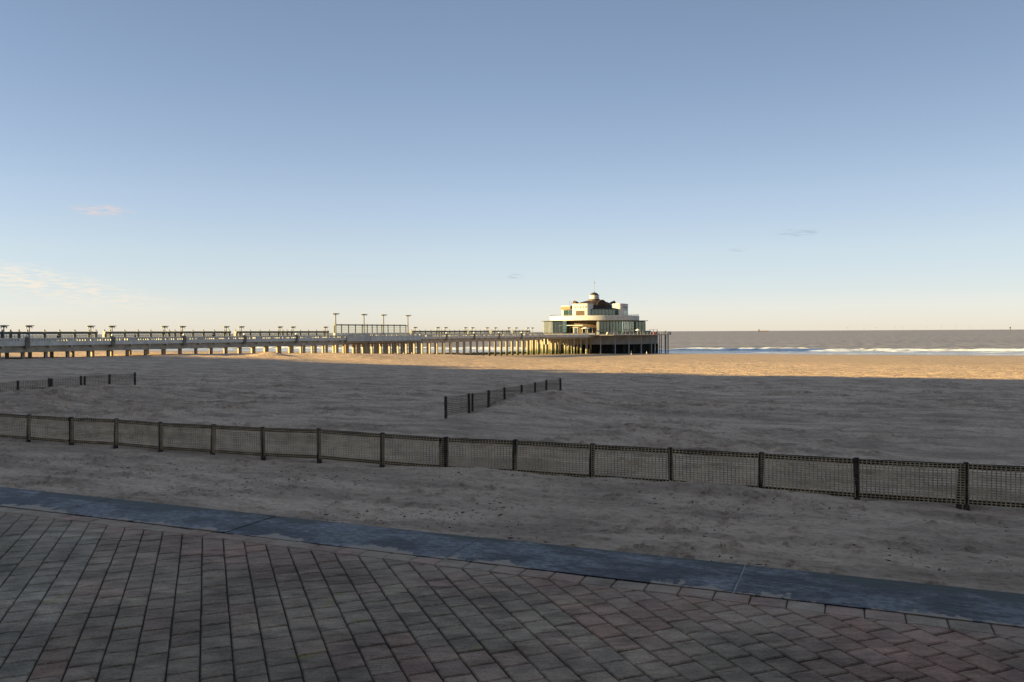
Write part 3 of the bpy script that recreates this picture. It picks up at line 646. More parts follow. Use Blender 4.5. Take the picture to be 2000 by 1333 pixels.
# bulging viewing platform halfway along
vp = thing("viewing_platform", "wider platform with deep parapet halfway along the pier, under the four tall lamps", "pier platform", P(2.55, 0, ZD), pier_rot)
def vpoly(e=0.0):
    return [(4.25, -20), (4.25, -17.5), (9+e, -12.5), (9+e, 12.5), (4.25, 17.5), (4.25, 20)]
def strip(pl, w, z0, z1, b=None):
    b = b or MB()
    for (p, q) in zip(pl[:-1], pl[1:]):
        P_, Q_ = Vector((*p, 0)), Vector((*q, 0)); d = (Q_-P_).normalized(); n_ = Vector((d.y, -d.x, 0))*w
        vs = [P_, Q_, Q_+n_, P_+n_]
        b.add([Vector((v.x, v.y, z)) for z in (z0, z1) for v in vs], [(3,2,1,0), (4,5,6,7), (0,1,5,4), (1,2,6,5), (2,3,7,6), (3,0,4,7)])
    return b
for sg in (1, -1):
    pl = [(sg*(x+.32), y) for x, y in vpoly()[1:-1]]
    if sg < 0: pl = pl[::-1]
    d = MB(); pp = pl if sg > 0 else pl; d.prism(pp + ([(4.49*sg, 17.0), (4.49*sg, -17.0)] if sg > 0 else [(4.49*sg, -17.0), (4.49*sg, 17.0)]), -.5, .02); d.build("deck", M_CONC, vp)
    b = strip(pl, .32, -.75, .95); strip(pl, .40, 1.18, 1.42, b); 
    for (p, q) in zip(pl[:-1], pl[1:]):
        n_ = max(2, int(math.dist(p, q)/.6))
        for k in range(n_):
            if k % 4 == 3: continue
            u = (k+.15)/n_; u2 = (k+.85)/n_
            strip([(p[0]+(q[0]-p[0])*u, p[1]+(q[1]-p[1])*u), (p[0]+(q[0]-p[0])*u2, p[1]+(q[1]-p[1])*u2)], .26, .95, 1.18, b)
    b.build("parapet", M_CONC, vp)
    e = strip([(x-sg*.9, y) for x, y in pl], .5, -1.25, -.76); e.build("edge_beam", M_CONC2, vp)
    for ly in [-13+4.33*k for k in range(7)]:
        for lx in ((7.9, 5.4) if sg > 0 else (-7.9,)):
            w = P(2.55+ly/LS, sg*abs(lx)); zg = bz(w.x, w.y)-.6-ZD
            MB().box(-.28, .28, -.28, .28, zg, -.52).build("column", M_COL, vp, loc=(sg*abs(lx), ly, 0))

# ------------------------------------------------------------------ windscreens and lamps on the pier
def pane_bars(L, z0, z1, nv, nh, th=.028):
    b = MB()
    for i in range(nv+1): b.box(-.03, .03, L*i/nv-th, L*i/nv+th, z0, z1)
    for j in range(nh+1):
        z = z0+(z1-z0)*j/nh; b.box(-.026, .026, 0, L, z-th, z+th)
    return b
def windscreen(label, t_start, posts, L, group="glass windscreens along the middle of the pier"):
    root = thing("windscreen", label, "windscreen", P(t_start, 0, ZD), pier_rot, group)
    b = MB(); b.box(-.42, .42, posts[0]-.05, posts[-1]+.05, 1.86, 2.28); b.box(-.55, .55, posts[0]-.12, posts[-1]+.12, 2.28, 2.36); b.build("canopy", M_GREYM, root)
    b = MB(); b.box(-.30, .30, posts[0], posts[-1], 0, .62); b.build("plinth", M_CONC, root)
    for y in posts:
        p_ = MB(); dp = .42 if y == posts[0] else .10; p_.box(-dp, dp, y-.26, y+.26, 0, 1.86); p_.box(-.47, .47, y-.13, y+.13, 2.362, 2.42); p_.box(.421, .47, y-.16, y+.16, 1.86, 2.279); p_.prism([(-.07, y-.12), (.07, y-.12), (.07, y+.12), (-.07, y+.12)], 2.42, 2.8); p_.build("post", M_GREYM, root)
    for y0, y1 in zip(posts[:-1], posts[1:]):
        g = MB(); g.box(-.006, .006, y0+.26, y1-.26, .62, 1.86); gp = g.build("glass_pane", M_GLASS, root)
        fr = pane_bars(y1-y0-.52, .62, 1.86, 4 if y1-y0 > 2.5 else 2, 3, .03); fr.build("glazing_bars", M_GREYM, gp, loc=(0, y0+.26, 0))
    return root
POSTS = [LS*t for t in (.028, .066, .162, .254, .344, .435, .48, .524, .57, .665, .752, .842, .93, .973)]
HPOST = [LS*t for t in (.03, .09, .18, .27, .36, .43)]
M_LAMP = mat("lamp_grey", (.20, .20, .19), .5)
M_LAMPW = mat("lamp_underside", (.62, .60, .55), .5)
def lamp(label, t, lx, h, r, group):
    root = thing("lamp_post", label, "lamp post", P(t, lx, ZD), pier_rot, group)
    b = MB(); b.tube((0, 0, 0), (0, 0, h-.25), .15 if r < 1 else .24, .11 if r < 1 else .16, 10); b.build("pole", M_LAMP, root)
    hd = MB(); hd.lathe([(.10, h-.62 if r > 1 else h-.45), (.22, h-.36), (r*.75, h-.16), (r, h-.10), (r, h), (.06, h+.06)], 20); hd.build("lamp_head", M_LAMP, root, True)
    for sg in (1, -1):
        g = MB(); g.lathe([(.03, h-.62), (.11, h-.58), (.14, h-.46), (.12, h-.30)], 8, (sg*r*.55, sg*r*.25)); g.build("lamp_globe", M_LAMPW, root, True)
    return root
LG = "short lamps along the middle of the pier"
full = windscreen("leftmost glass windscreen on the pier, cut off by the left picture edge", -1.0, POSTS, LS)
secs = [(-1.0, full, "leftmost windscreen")]
for t, lab, dsc in ((0.0, "long glass windscreen, second from the left, between two open gaps in the row", "second windscreen from the left"),
                    (1.0, "long glass windscreen just left of the four tall lamps", "windscreen left of the tall lamps"),
                    (3.07, "long low glass windscreen just right of the four tall lamps", "windscreen right of the tall lamps")):
    secs.append((t, dup(full, P(t, 0, ZD), None, lab), dsc))
hs1 = windscreen("half length glass windscreen, third from the pavilion, far out on the pier", 4.045, HPOST, LS/2)
dup(hs1, P(4.51, 0, ZD), None, "half length glass windscreen, second from the pavilion, between two white gaps")
dup(hs1, P(4.98, 0, ZD), None, "half length glass windscreen nearest to the pavilion, far end of the pier")
ORD = ("first", "second", "third", "last")
for t, _, dsc in secs:
    for k, q in enumerate((.066, .435, .57, .93)):
        lamp(f"short flat lamp post, {ORD[k]} from the left along the {dsc}", t+q, .62, 3.62, .95, LG)
for t, q, lab in ((4.045, .09, "short far lamp post, left end of the third windscreen from the pavilion"), (4.045, .38, "short far lamp post, right end of the third windscreen from the pavilion"),
                  (4.51, .09, "short far lamp post, left end of the second windscreen from the pavilion"), (4.51, .38, "short far lamp post, right end of the second windscreen from the pavilion"),
                  (4.98, .08, "short far lamp post at the left end of the windscreen nearest the pavilion"), (4.98, .36, "short far lamp post in the middle of the windscreen nearest the pavilion"), (4.98, .47, "short far lamp post closest of all to the pavilion")):
    lamp(lab, t+q, .62, 3.62, .95, LG)
# tall many-paned screen with the four tall lamps
ts = thing("tall_screen", "tall screen of many small panes on the platform halfway along the pier", "windscreen", P(2.05, 0, ZD), pier_rot)
segs = [(0, .35), (.35, .615), (.615, .965)]
Ltot = .965*LS
b = MB(); b.box(-.4, .4, 0, Ltot, 4.05, 4.38); b.build("top_beam", M_GREYM, ts)
b = MB(); b.box(-.38, .38, 0, Ltot, 0, 1.75); b.build("plinth", M_CONC, ts)
for (q0, q1) in segs:
    for k in range(4):
        y0 = LS*(q0+(q1-q0)*k/4); y1 = LS*(q0+(q1-q0)*(k+1)/4)
        p_ = MB(); p_.box(-.1, .1, y0-.2, y0+.2, 1.75, 4.05); p_.prism([(-.08, y0-.08), (.08, y0-.08), (.08, y0+.08), (-.08, y0+.08)], 4.38, 4.62); p_.build("post", M_GREYM, ts)
        g = MB(); g.box(-.006, .006, y0+.2, y1-.2, 1.75, 4.05); gp = g.build("glass_pane", M_GLASS, ts)
        pane_bars(y1-y0-.4, 1.75, 4.05, 3, 4, .028).build("glazing_bars", M_GREYM, gp, loc=(0, y0+.2, 0))
p_ = MB(); p_.box(-.1, .1, Ltot-.2, Ltot+.2, 1.75, 4.05); p_.build("post", M_GREYM, ts)
for k, q in enumerate((2.045, 2.40, 2.665, 3.02)):
    lamp(f"tall mushroom headed lamp post, {ORD[k]} from the left of the four tall ones", q, .75, 7.6, 1.3, "tall lamps on the middle platform")

# ------------------------------------------------------------------ forecourt and pier head
TC = 7.3; Cc = P(TC, 0, 0); ZH = 9.05
fc = thing("forecourt", "flared concrete forecourt on many lit columns in front of the pavilion", "pier platform", P(5.55, 0, ZD), pier_rot)
fpoly = [(4.25, .05), (13.2, 27), (13.2, 34), (-13.2, 34), (-13.2, 27), (-4.25, .05)]
MB().prism(fpoly, -.5, .0).build("deck", M_CONC, fc)
for sg in (1, -1):
    pl = [(4.3*sg, .1), (13.3*sg, 27), (13.3*sg, 33.5)]
    if sg < 0: pl = pl[::-1]
    b = strip(pl, .34, -.6, .5); strip(pl, .4, .88, 1.1, b)
    for (p, q) in zip(pl[:-1], pl[1:]):
        n_ = max(2, int(math.dist(p, q)/.62))
        for k in range(n_):
            u = (k+.2)/n_; u2 = (k+.85)/n_
            strip([(p[0]+(q[0]-p[0])*u, p[1]+(q[1]-p[1])*u), (p[0]+(q[0]-p[0])*u2, p[1]+(q[1]-p[1])*u2)], .28, .5, .88, b)
    b.build("parapet", M_CONC, fc)
    strip([(x-sg*.9, y) for x, y in pl], .6, -1.3, -.52).build("edge_beam", M_CONC2, fc)
for i in range(8):
    y = 3+i*4.2; hw = 3.4+9*min(1, y/27)
    for lx in np.linspace(-hw+.6, hw-.6, 3 + i//2):
        w = P(5.55+y/LS, lx); zg = bz(w.x, w.y)-.6-ZD
        MB().box(-.3, .3, -.3, .3, zg, -.5).build("column", M_COL, fc, loc=(float(lx), y, 0))

ph = thing("round_platform", "round concrete platform on dark piles and slender columns that carries the pavilion", "pier platform", (Cc.x, Cc.y, ZH), pier_rot)
def beta(az): return R(az)-PAZ     # bearing in the photograph's frame to the platform's own
def pol(r, b): return (r*math.sin(b), r*math.cos(b))
NS = 24
def headpoly(r): return [pol(r, -2*math.pi*(i+.5)/NS) for i in range(NS)]
MB().prism(headpoly(38.2), -.42, 0).build("deck_slab", M_CONC2, ph)
M_DRUM = mat("drum_concrete", (.27, .255, .235), .9, .3, .35, .3, 3, col2=(.36, .345, .32))
MB().lathe([(31.5, -.42), (31.5, -4.6)], 48, cap=False).build("drum_wall", M_DRUM, ph)
M_BLACK = mat("black_pile_shade", (.010, .010, .009), .8, .5, .6)  # near-black drum: the shade between the piles is put into its colour
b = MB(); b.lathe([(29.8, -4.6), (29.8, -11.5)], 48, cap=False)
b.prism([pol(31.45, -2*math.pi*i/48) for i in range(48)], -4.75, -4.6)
b.build("pile_shade_core", M_BLACK, ph)
M_PILE = mat("wet_black_pile", (.022, .018, .012), .7, .6, .8)
for i in range(36):
    x, y = pol(31.2, 2*math.pi*i/36)
    MB().box(-.4, .4, -.4, .4, -11.5, -4.75).build("pile", M_PILE, ph, loc=(x, y, 0), rotz=-2*math.pi*i/36)
M_SLEND = mat("grey_steel_column", (.33, .32, .30), .7, .2, 1)
for i in range(34):
    b_ = 2*math.pi*(i+.3)/34; x, y = pol(36.6, b_)
    c = MB(); c.tube((0, 0, -11.5), (0, 0, -.42), .25, .22, 10); c.build("column", M_SLEND, ph, True, loc=(x, y, 0))
for i in range(NS):
    p, q = headpoly(38.0)[i], headpoly(38.0)[(i+1) % NS]
    b = MB(); P_, Q_ = Vector((*p, 0)), Vector((*q, 0)); m_ = (P_+Q_)/2
    if -m_.y > 30: continue
    for k in range(5):
        v = P_.lerp(Q_, k/5); b.tube((v.x, v.y, 0), (v.x, v.y, 1.12), .07, n=6)
    for h in (.4, .75, 1.12):
        b.tube((P_.x, P_.y, h), (Q_.x, Q_.y, h), .045, n=5)
    b.build("railing", M_SLEND, ph)

# ------------------------------------------------------------------ pavilion
pv = thing("pavilion", "round white pavilion with dark copper roof, lantern and mast at the pier's end", "building", (Cc.x, Cc.y, ZH), pier_rot)
M_PW = mat("cream_render", (.46, .45, .44), .7, .05, .6)
M_COPPER = mat("dark_copper_roof", (.022, .015, .012), .6, .35, .9, metal=.0, col2=(.042, .026, .020))
M_RIB = mat("bronze_rib", (.10, .058, .035), .6)
M_TEAL = glass_mat("teal_glass", (.26, .40, .36), .14, (.80, .95, .90))
M_TEAL2 = glass_mat("sky_reflection_glass", (.55, .68, .60), .28, (.85, .95, .90))  # right-hand bays only: the sky's reflection put into a paler, glossier tint
M_BROWN = mat("brown_wood", (.085, .052, .034), .7, .3, 2)
M_INNER = mat("interior_wall", (.30, .26, .20), .9, .25, .5)
M_FLOOR = mat("interior_floor", (.22, .2, .17), .8)
M_ORANGE = mat("orange_blind", (.34, .19, .10), .8)
M_DARKF = mat("dark_frame", (.06, .068, .065), .6)
# core behind the glass, floors
MB().lathe([(13.5, 0), (13.5, 7.2)], 24, cap=False).build("inner_wall", M_INNER, pv)
# ground floor ring of glass, bay by bay; the entrance bays are left open
NB = 20
for i in range(NB):
    bm_ = 2*math.pi*i/NB; dlt = (math.degrees(bm_)-180)
    if abs(dlt) < 28: continue
    b0, b1 = bm_-math.pi/NB, bm_+math.pi/NB
    g = MB(); g.lathe([(20.6, .35), (20.6, 6.5)], 4, a0=b0, a1=b1, cap=False); w = g.build("window", M_TEAL2 if 60 < math.degrees(bm_) < 110 else M_TEAL, pv)
    fr = MB()
    for k in range(4):
        bb = b0+(b1-b0)*k/4; x, y = pol(20.6, bb); fr.box(-.10 if k else -.22, .10 if k else .22, -.10, .14, .35, 6.5, Matrix.Translation((x, y, 0)) @ Matrix.Rotation(-bb, 4, 'Z'))
    fr.lathe([(20.5, 6.5), (20.75, 6.5), (20.75, 6.2), (20.5, 6.2)], 4, a0=b0, a1=b1); fr.lathe([(20.5, 2.55), (20.68, 2.55), (20.68, 2.42), (20.5, 2.42)], 4, a0=b0, a1=b1)
    fr.build("window_frame", M_DARKF, w)
    MB().lathe([(20.4, 0), (20.8, 0), (20.8, .35), (20.4, .35)], 4, a0=b0, a1=b1).build("sill", M_PW, pv)
# recessed entrance: brown wall, doors, flanking piers
en = MB().lathe([(16.6, 0), (16.6, 6.6)], 10, a0=R(150), a1=R(212), cap=False).build("entrance_wall", M_BROWN, pv)
for bb in (163, 172, 188, 197):
    x, y = pol(16.75, R(bb)); d = MB().box(-1.1, 1.1, -.08, .08, 0, 3.2).build("door", M_TEAL, pv, loc=(x, y, 0), rotz=-R(bb))
    f_ = MB(); f_.box(-1.2, -1.05, -.12, .12, 0, 3.3); f_.box(1.05, 1.2, -.12, .12, 0, 3.3); f_.box(-1.2, 1.2, -.12, .12, 3.3, 3.45); f_.build("door_frame", M_PW, d)
for bb in (151, 209):
    x, y = pol(20.6, R(bb)); MB().box(-.55, .55, -.6, .6, 0, 6.75).build("entrance_pier", M_PW, pv, loc=(x, y, 0), rotz=-R(bb))
x, y = pol(21.0, R(180)); MB().box(-4.2, 4.2, -1.5, 2.2, 4.3, 4.62).build("entrance_canopy", M_PW, pv, loc=(x, y, 0), rotz=-R(180))
# terrace: slab, parapet band
MB().lathe([(0.1, 6.75), (22.1, 6.75), (22.35, 6.9), (22.35, 9.05), (22.1, 9.15), (21.85, 9.05), (21.85, 8.1), (0.1, 8.1)], 72, cap=False).build("terrace", M_PW, pv, True)
rl = MB()
for i in range(60):
    bb = 2*math.pi*i/60; x, y = pol(22.1, bb); rl.tube((x, y, 9.15), (x, y, 9.75), .05, n=5)
rl.lathe([(22.05, 9.72), (22.15, 9.72), (22.15, 9.8), (22.05, 9.8)], 60, cap=False); rl.build("terrace_railing", M_DARKF, pv)
# glazed side wings under thin projecting roofs
for az_, lab in ((255, 0), (75, 1)):
    bb = beta(az_); x, y = pol(21.2, bb)
    M0 = dict(loc=(x, y, 0), rotz=-bb)
    w = MB().box(-8.0, 8.0, -2, 4.4, 6.62, 6.88); w.build("wing_roof", M_DARKF, pv, **M0)
    MB().box(-7.0, 7.0, -2, 3.4, 6.3, 6.62).build("wing_fascia", M_DARKF, pv, **M0)
    for (x0, x1, y0, y1) in ((-7, 7, 3.36, 3.4), (-7, -6.96, -2, 3.36), (6.96, 7, -2, 3.36)):
        wi = MB().box(x0, x1, y0, y1, .3, 6.3).build("window", M_TEAL, pv, **M0)
        fr = MB(); lx = x1-x0; ly = y1-y0
        n_ = 7 if lx > 1 else 3
        for k in range(n_+1):
            if lx > 1: xx = x0+lx*k/n_; fr.box(xx-.13, xx+.13, y0-.1, y1+.1, 0, 6.3)
            else: yy = y0+ly*k/n_; fr.box(x0-.1, x1+.1, yy-.13, yy+.13, 0, 6.3)
        fr.build("window_frame", M_PW if lab == 0 else M_DARKF, wi)
    MB().box(-6.6, 6.6, -2, 3.0, .02, 1.1).build("wing_counter", M_INNER, pv, **M0)
# upper floor: glazed octagon between four rendered corner blocks
for i in range(8):
    bb = 2*math.pi*i/8
    if i % 2 == 0: continue
    x, y = pol(12.6, bb); M0 = dict(loc=(x, y, 0), rotz=-bb)
    wi = MB().box(-6.5, 6.5, -.04, .04, 8.1, 12.6).build("window", M_TEAL, pv, **M0)
    fr = MB()
    for k in range(8): fr.box(-6.5+13*k/7-.09, -6.5+13*k/7+.09, -.12, .12, 8.1, 12.6)
    fr.box(-6.5, 6.5, -.125, .125, 8.1, 8.5); fr.box(-6.5, 6.5, -.125, .125, 12.2, 12.6)
    fr.build("window_frame", M_DARKF, wi)
MB().lathe([(9.5, 8.1), (9.5, 12.6)], 16, cap=False).build("inner_wall", M_INNER, pv)
def rrect(w, d, r, n=5):
    out = []
    for cx, cy, a0 in ((w-r, d-r, 0), (-w+r, d-r, 90), (-w+r, -d+r, 180), (w-r, -d+r, 270)):
        for k in range(n+1): a = R(a0+90*k/n); out.append((cx+r*math.cos(a), cy+r*math.sin(a)))
    return out
for az_ in (0, 90, 180, 270):
    bb = R(az_); dist = 13.6; x, y = pol(dist, bb); M0 = dict(loc=(x, y, 0), rotz=-bb)
    top = {0: 14.9, 90: 15.0, 180: 14.95, 270: 14.5}[az_]
    blk = MB(); blk.prism(rrect(4.7, 3.1, 1.6), 8.1, top); blk.prism(rrect(4.85, 3.25, 1.65), top-.45, top-.15); blk.prism(rrect(4.5, 2.9, 1.5), top, top+.12)
    B = blk.build("corner_block", M_PW, pv, True, **M0)
    for k in range(5):
        wi = MB().box(-.32, .32, 3.06, 3.16, 13.0, 13.7).build("window", M_DARKF, B, loc=(-3.0+1.5*k*.95, .0, 0))
    big = MB().box(-2.3, 2.3, 3.05, 3.15, 8.6, 11.6).build("window", M_TEAL if az_ != 180 else M_BROWN, B)
    if az_ == 270:
        MB().box(-5.3, -4.72, -2.7, 2.7, 12.7, 14.1).build("awning", M_ORANGE, B)
    for sg in (1, -1):
        MB().box(sg*4.66-.05, sg*4.66+.05, -1.4, 1.4, 8.6, 12.4).build("window", M_TEAL, B)
# copper roof with half-dome dormers, lantern, mast
rf = MB().lathe([(12.6, 12.55), (12.6, 12.9), (11.6, 13.3), (10.4, 14.3), (8.9, 15.3), (6.6, 16.2), (4.4, 16.85), (2.9, 17.1)], 32, cap=False).build("roof", M_COPPER, pv)
for az_ in (45, 135, 225, 315):
    bb = R(az_); x, y = pol(7.2, bb)
    d = MB(); n1, n2 = 14, 6
    vs = []; fs = []
    for i in range(n1+1):
        th_ = math.pi*i/n1
        for j in range(n2+1):
            ph_ = math.pi/2*j/n2; r_ = 2.7
            vs.append((r_*math.cos(th_)*math.cos(ph_), -r_*1.35*math.sin(ph_)+3.4, 12.9+r_*1.45*math.sin(th_)*math.cos(ph_)))
    for i in range(n1):
        for j in range(n2): fs.append((i*(n2+1)+j, (i+1)*(n2+1)+j, (i+1)*(n2+1)+j+1, i*(n2+1)+j+1))
    d.add(vs, fs); dm = d.build("dormer", M_COPPER, rf, True, loc=(x, y, 0), rotz=-bb)
    rb = MB()
    for (ra, yy) in ((2.8, 3.45), (1.9, 3.4)):
        pts = [(ra*math.cos(math.pi*i/14), yy, 12.9+ra*1.45*math.sin(math.pi*i/14)) for i in range(15)]
        for p, q in zip(pts[:-1], pts[1:]): rb.tube(p, q, .16, n=5)
    for k in range(1, 6):
        a = math.pi*k/6; rb.tube((.3*math.cos(a), 3.4, 12.95+.3*math.sin(a)), (2.7*math.cos(a), 3.45, 12.9+2.7*1.45*math.sin(a)), .09, n=5)
    rb.build("dormer_ribs", M_RIB, dm)
    MB().prism([(2.65*math.cos(math.pi*i/14), 12.9+2.65*1.45*math.sin(math.pi*i/14)) for i in range(15)], -.04, .04, Matrix.Translation((0, 3.35, 0)) @ Matrix.Rotation(math.pi/2, 4, 'X')).build("dormer_glass", M_COPPER, dm)
ln = MB().lathe([(3.0, 16.95), (2.9, 17.5), (2.55, 17.8), (2.35, 17.8), (2.35, 18.5), (2.5, 18.5), (2.5, 18.7), (2.35, 18.7), (2.35, 19.3), (2.55, 19.4), (2.55, 19.75), (1.0, 19.8)], 24).build("lantern", M_PW, pv, True)
MB().lathe([(2.95, 16.95), (3.02, 17.5), (2.65, 17.82)], 24, cap=False).build("lantern_skirt", M_RIB, ln, True)
MB().lathe([(2.2, 19.8), (1.9, 20.4), (1.1, 20.9), (.25, 21.1), (.15, 21.4)], 20).build("lantern_cap", M_COPPER, ln, True)
mt = MB(); mt.tube((0, 0, 21.2), (0, 0, 25.2), .10, .08); mt.tube((0, 0, 25.2), (0, 0, 28.3), .06, .04); mt.lathe([(.05, 25.6), (.28, 25.8), (.28, 26.3), (.05, 26.5)], 8)
mt.build("mast", M_LAMP, pv)
an = MB(); an.tube((-11.2, -5.5, 15.0), (-11.2, -5.5, 16.9), .06); an.tube((-9.8, -6.2, 15.0), (-9.8, -6.2, 16.6), .06); an.build("antenna", M_DARKF, pv)

# ------------------------------------------------------------------ things standing on the pier head
def on_head(r, az_): x, y = pol(r, R(az_)); return (Cc.x+x, Cc.y+y, ZH)
def parasol(label, loc, h, r, m):
    root = thing("parasol", label, "parasol", loc)
    MB().tube((0, 0, 0), (0, 0, h), .05, n=8).build("pole", M_LAMPW, root)
    MB().lathe([(r, h-.75), (r*.55, h-.35), (.08, h)], 10, cap=False).build("canopy", m, root)
    MB().lathe([(.4, 0), (.4, .1), (.1, .16)], 12).build("base", M_DARKF, root)
parasol("white open parasol in front of the brown entrance of the pavilion", on_head(24.3, 196), 3.6, 2.3, M_WHITE)
parasol("small pale parasol near the slab edge, before the teal glass on the right", on_head(33, 148), 2.6, 1.3, M_WHITE)
M_RED = mat("red_canvas", (.36, .05, .05), .8)
M_TEALP = mat("teal_panel", (.05, .16, .17), .5)
def booth(label, loc, rz, w, d, h, m):
    root = thing("beach_stall", label, "stall", loc, rz)
    MB().box(-w/2, w/2, -d/2, d/2, 0, h*.45).build("counter", m, root)
    b = MB()
    for sx in (-1, 1):
        for sy in (-1, 1): b.box(sx*w/2-.06+(-.07*sx), sx*w/2+.06+(-.07*sx), sy*d/2-.06+(-.07*sy), sy*d/2+.06+(-.07*sy), h*.45, h)
    b.build("frame", M_DARKF, root)
    MB().prism([(-w/2-.2, 0), (w/2+.2, 0), (w/2+.2, .1), (-w/2-.2, .1)], -d/2-.2, d/2+.2, Matrix.Translation((0, 0, h)) @ Matrix.Rotation(math.pi/2, 4, 'X')).build("roof", m, root)
booth("low red stall at the right end of the pavilion terrace", on_head(31, 119), -R(119), 5.0, 2.2, 2.2, M_RED)
def glass_break(label, loc, rz, w, h, m):
    root = thing("glass_barrier", label, "glass barrier", loc, rz)
    MB().box(-w/2, w/2, -.03, .03, .1, h).build("panel", m, root)
    b = MB()
    for k in range(5): x = -w/2+w*k/4; b.box(x-.06, x+.06, -.09, .09, 0, h+.05)
    b.build("posts", M_DARKF, root)
glass_break("teal panelled wind barrier left of the red stall", on_head(32, 135), -R(135), 6.5, 1.7, M_TEALP)
glass_break("long clear glass wind barrier on the far right of the platform", on_head(35.2, 98), -R(98), 9, 1.5, M_GLASS)
def lounger_seat(label, loc, rz):
    root = thing("covered_seating", label, "seating", loc, rz)
    MB().prism([(-2.6, 0), (2.6, 0), (1.6, 1.05), (-2.2, 1.15)], -1, 1, Matrix.Rotation(math.pi/2, 4, 'X')).build("tarpaulin", mat("grey_tarpaulin", (.30, .29, .29), .8, .1, 1), root)
    b = MB()
    for x in (-2.2, 2.2): b.box(x-.25, x+.25, -1.15, -1.02, 0, .3)
    b.build("weights", M_DARKF, root)
lounger_seat("grey tarpaulin covered stack of seating near the slab edge left of centre", on_head(33.5, 172), -R(172)+math.pi)

# ------------------------------------------------------------------ people
def person_mesh(pose=0):
    me = bpy.data.meshes.new("person"); st = .12 if pose else .05
    V = [((0,0,.93),(.135,.11)), ((0,.0,1.15),(.14,.105)), ((0,0,1.38),(.165,.10)), ((0,0,1.50),(.055,.055)), ((0,.02,1.60),(.085,.095)), ((0,.015,1.72),(.075,.085)),
         ((.10,st*.5,.86),(.085,.085)), ((.11,st,.48),(.06,.062)), ((.11,st*1.2-.02,.09),(.042,.045)), ((.12,st*1.2+.13,.04),(.038,.03)),
         ((-.10,-st*.5,.86),(.085,.085)), ((-.11,-st,.48),(.06,.062)), ((-.11,-st*1.9-.02,.09),(.042,.045)), ((-.12,-st*1.9+.13,.04),(.038,.03)),
         ((.20,0,1.40),(.062,.062)), ((.26,-.03,1.13),(.048,.048)), ((.27,.05,.88),(.036,.036)), ((.265,.09,.78),(.032,.022)),
         ((-.20,0,1.40),(.062,.062)), ((-.26,-.03,1.13),(.048,.048)), ((-.27,.05,.88),(.036,.036)), ((-.265,.09,.78),(.032,.022))]
    E = [(0,1),(1,2),(2,3),(3,4),(4,5),(0,6),(6,7),(7,8),(8,9),(0,10),(10,11),(11,12),(12,13),(2,14),(14,15),(15,16),(16,17),(2,18),(18,19),(19,20),(20,21)]
    me.from_pydata([v[0] for v in V], E, []); me.update()
    o = bpy.data.objects.new("tmp", me); COL.objects.link(o)
    o.modifiers.new("skin", 'SKIN'); sub = o.modifiers.new("sub", 'SUBSURF'); sub.levels = 1
    for i, v in enumerate(V): me.skin_vertices[0].data[i].radius = v[1]; me.skin_vertices[0].data[i].use_root = (i == 0)
    dg = bpy.context.evaluated_depsgraph_get(); ev = o.evaluated_get(dg); new = bpy.data.meshes.new_from_object(ev)
    bpy.data.objects.remove(o)
    return new
_pm = [person_mesh(0), person_mesh(1)]
M_SKIN = mat("skin", (.45, .28, .20), .6); M_HAIR = mat("dark_hair", (.03, .022, .016), .7)
def person(label, loc, rz, coat, trousers, pose=0, group="people on the pier and beach"):
    me = _pm[pose].copy(); me.name = "person"; me.materials.clear()
    for m_ in (M_SKIN, mat("coat", coat, .8), mat("trousers", trousers, .85)): me.materials.append(m_)
    for p in me.polygons:
        z = p.center.z; x = abs(p.center.x)
        p.material_index = 0 if z > 1.49 or (x > .2 and z < .86) else (2 if z < .84 else 1); p.use_smooth = True
    o = bpy.data.objects.new("person", me); COL.objects.link(o); o.location = loc; o.rotation_euler.z = rz
    tag(o, label, "person", group)
    h = MB(); h.lathe([(.02, 1.815), (.07, 1.80), (.098, 1.74), (.10, 1.66), (.09, 1.60)], 10, (0, -.012), cap=False); h.build("hair", M_HAIR, o, True)
    return o
DK = (.02, .02, .025)
person("person in dark clothes at the railing near the left picture edge", P(-.30, 2.6, ZD), 1.2, DK, DK)
person("person in a dark coat walking by the second windscreen from the left", P(.20, 1.8, ZD), -.5, DK, (.03, .03, .04), 1)
person("person in black walking along the windscreen left of the tall lamps", P(.78, 2.2, ZD), 2.6, DK, DK, 1)
person("left one of two dark figures at the far right end of the pier head", on_head(36.2, 70.0), 1.0, DK, DK)
person("right one of two dark figures at the far right end of the pier head", on_head(36.6, 68.5), -1.0, (.03, .03, .03), DK)
def ground_at(px, dist):
    d = pix_dir(px, 690); k = dist/math.hypot(d.x, d.y); return d.x*k, d.y*k
x, y = ground_at(1263, 335); person("person in pale clothes walking on wet sand before the black piles", (x, y, bz(x, y)), 1.4, (.6, .6, .6), (.4, .4, .42), 1)
x, y = ground_at(1233, 333); person("person in dark clothes with pale trousers further left before the black piles", (x, y, bz(x, y)), -1.4, (.05, .05, .06), (.5, .48, .46), 1)

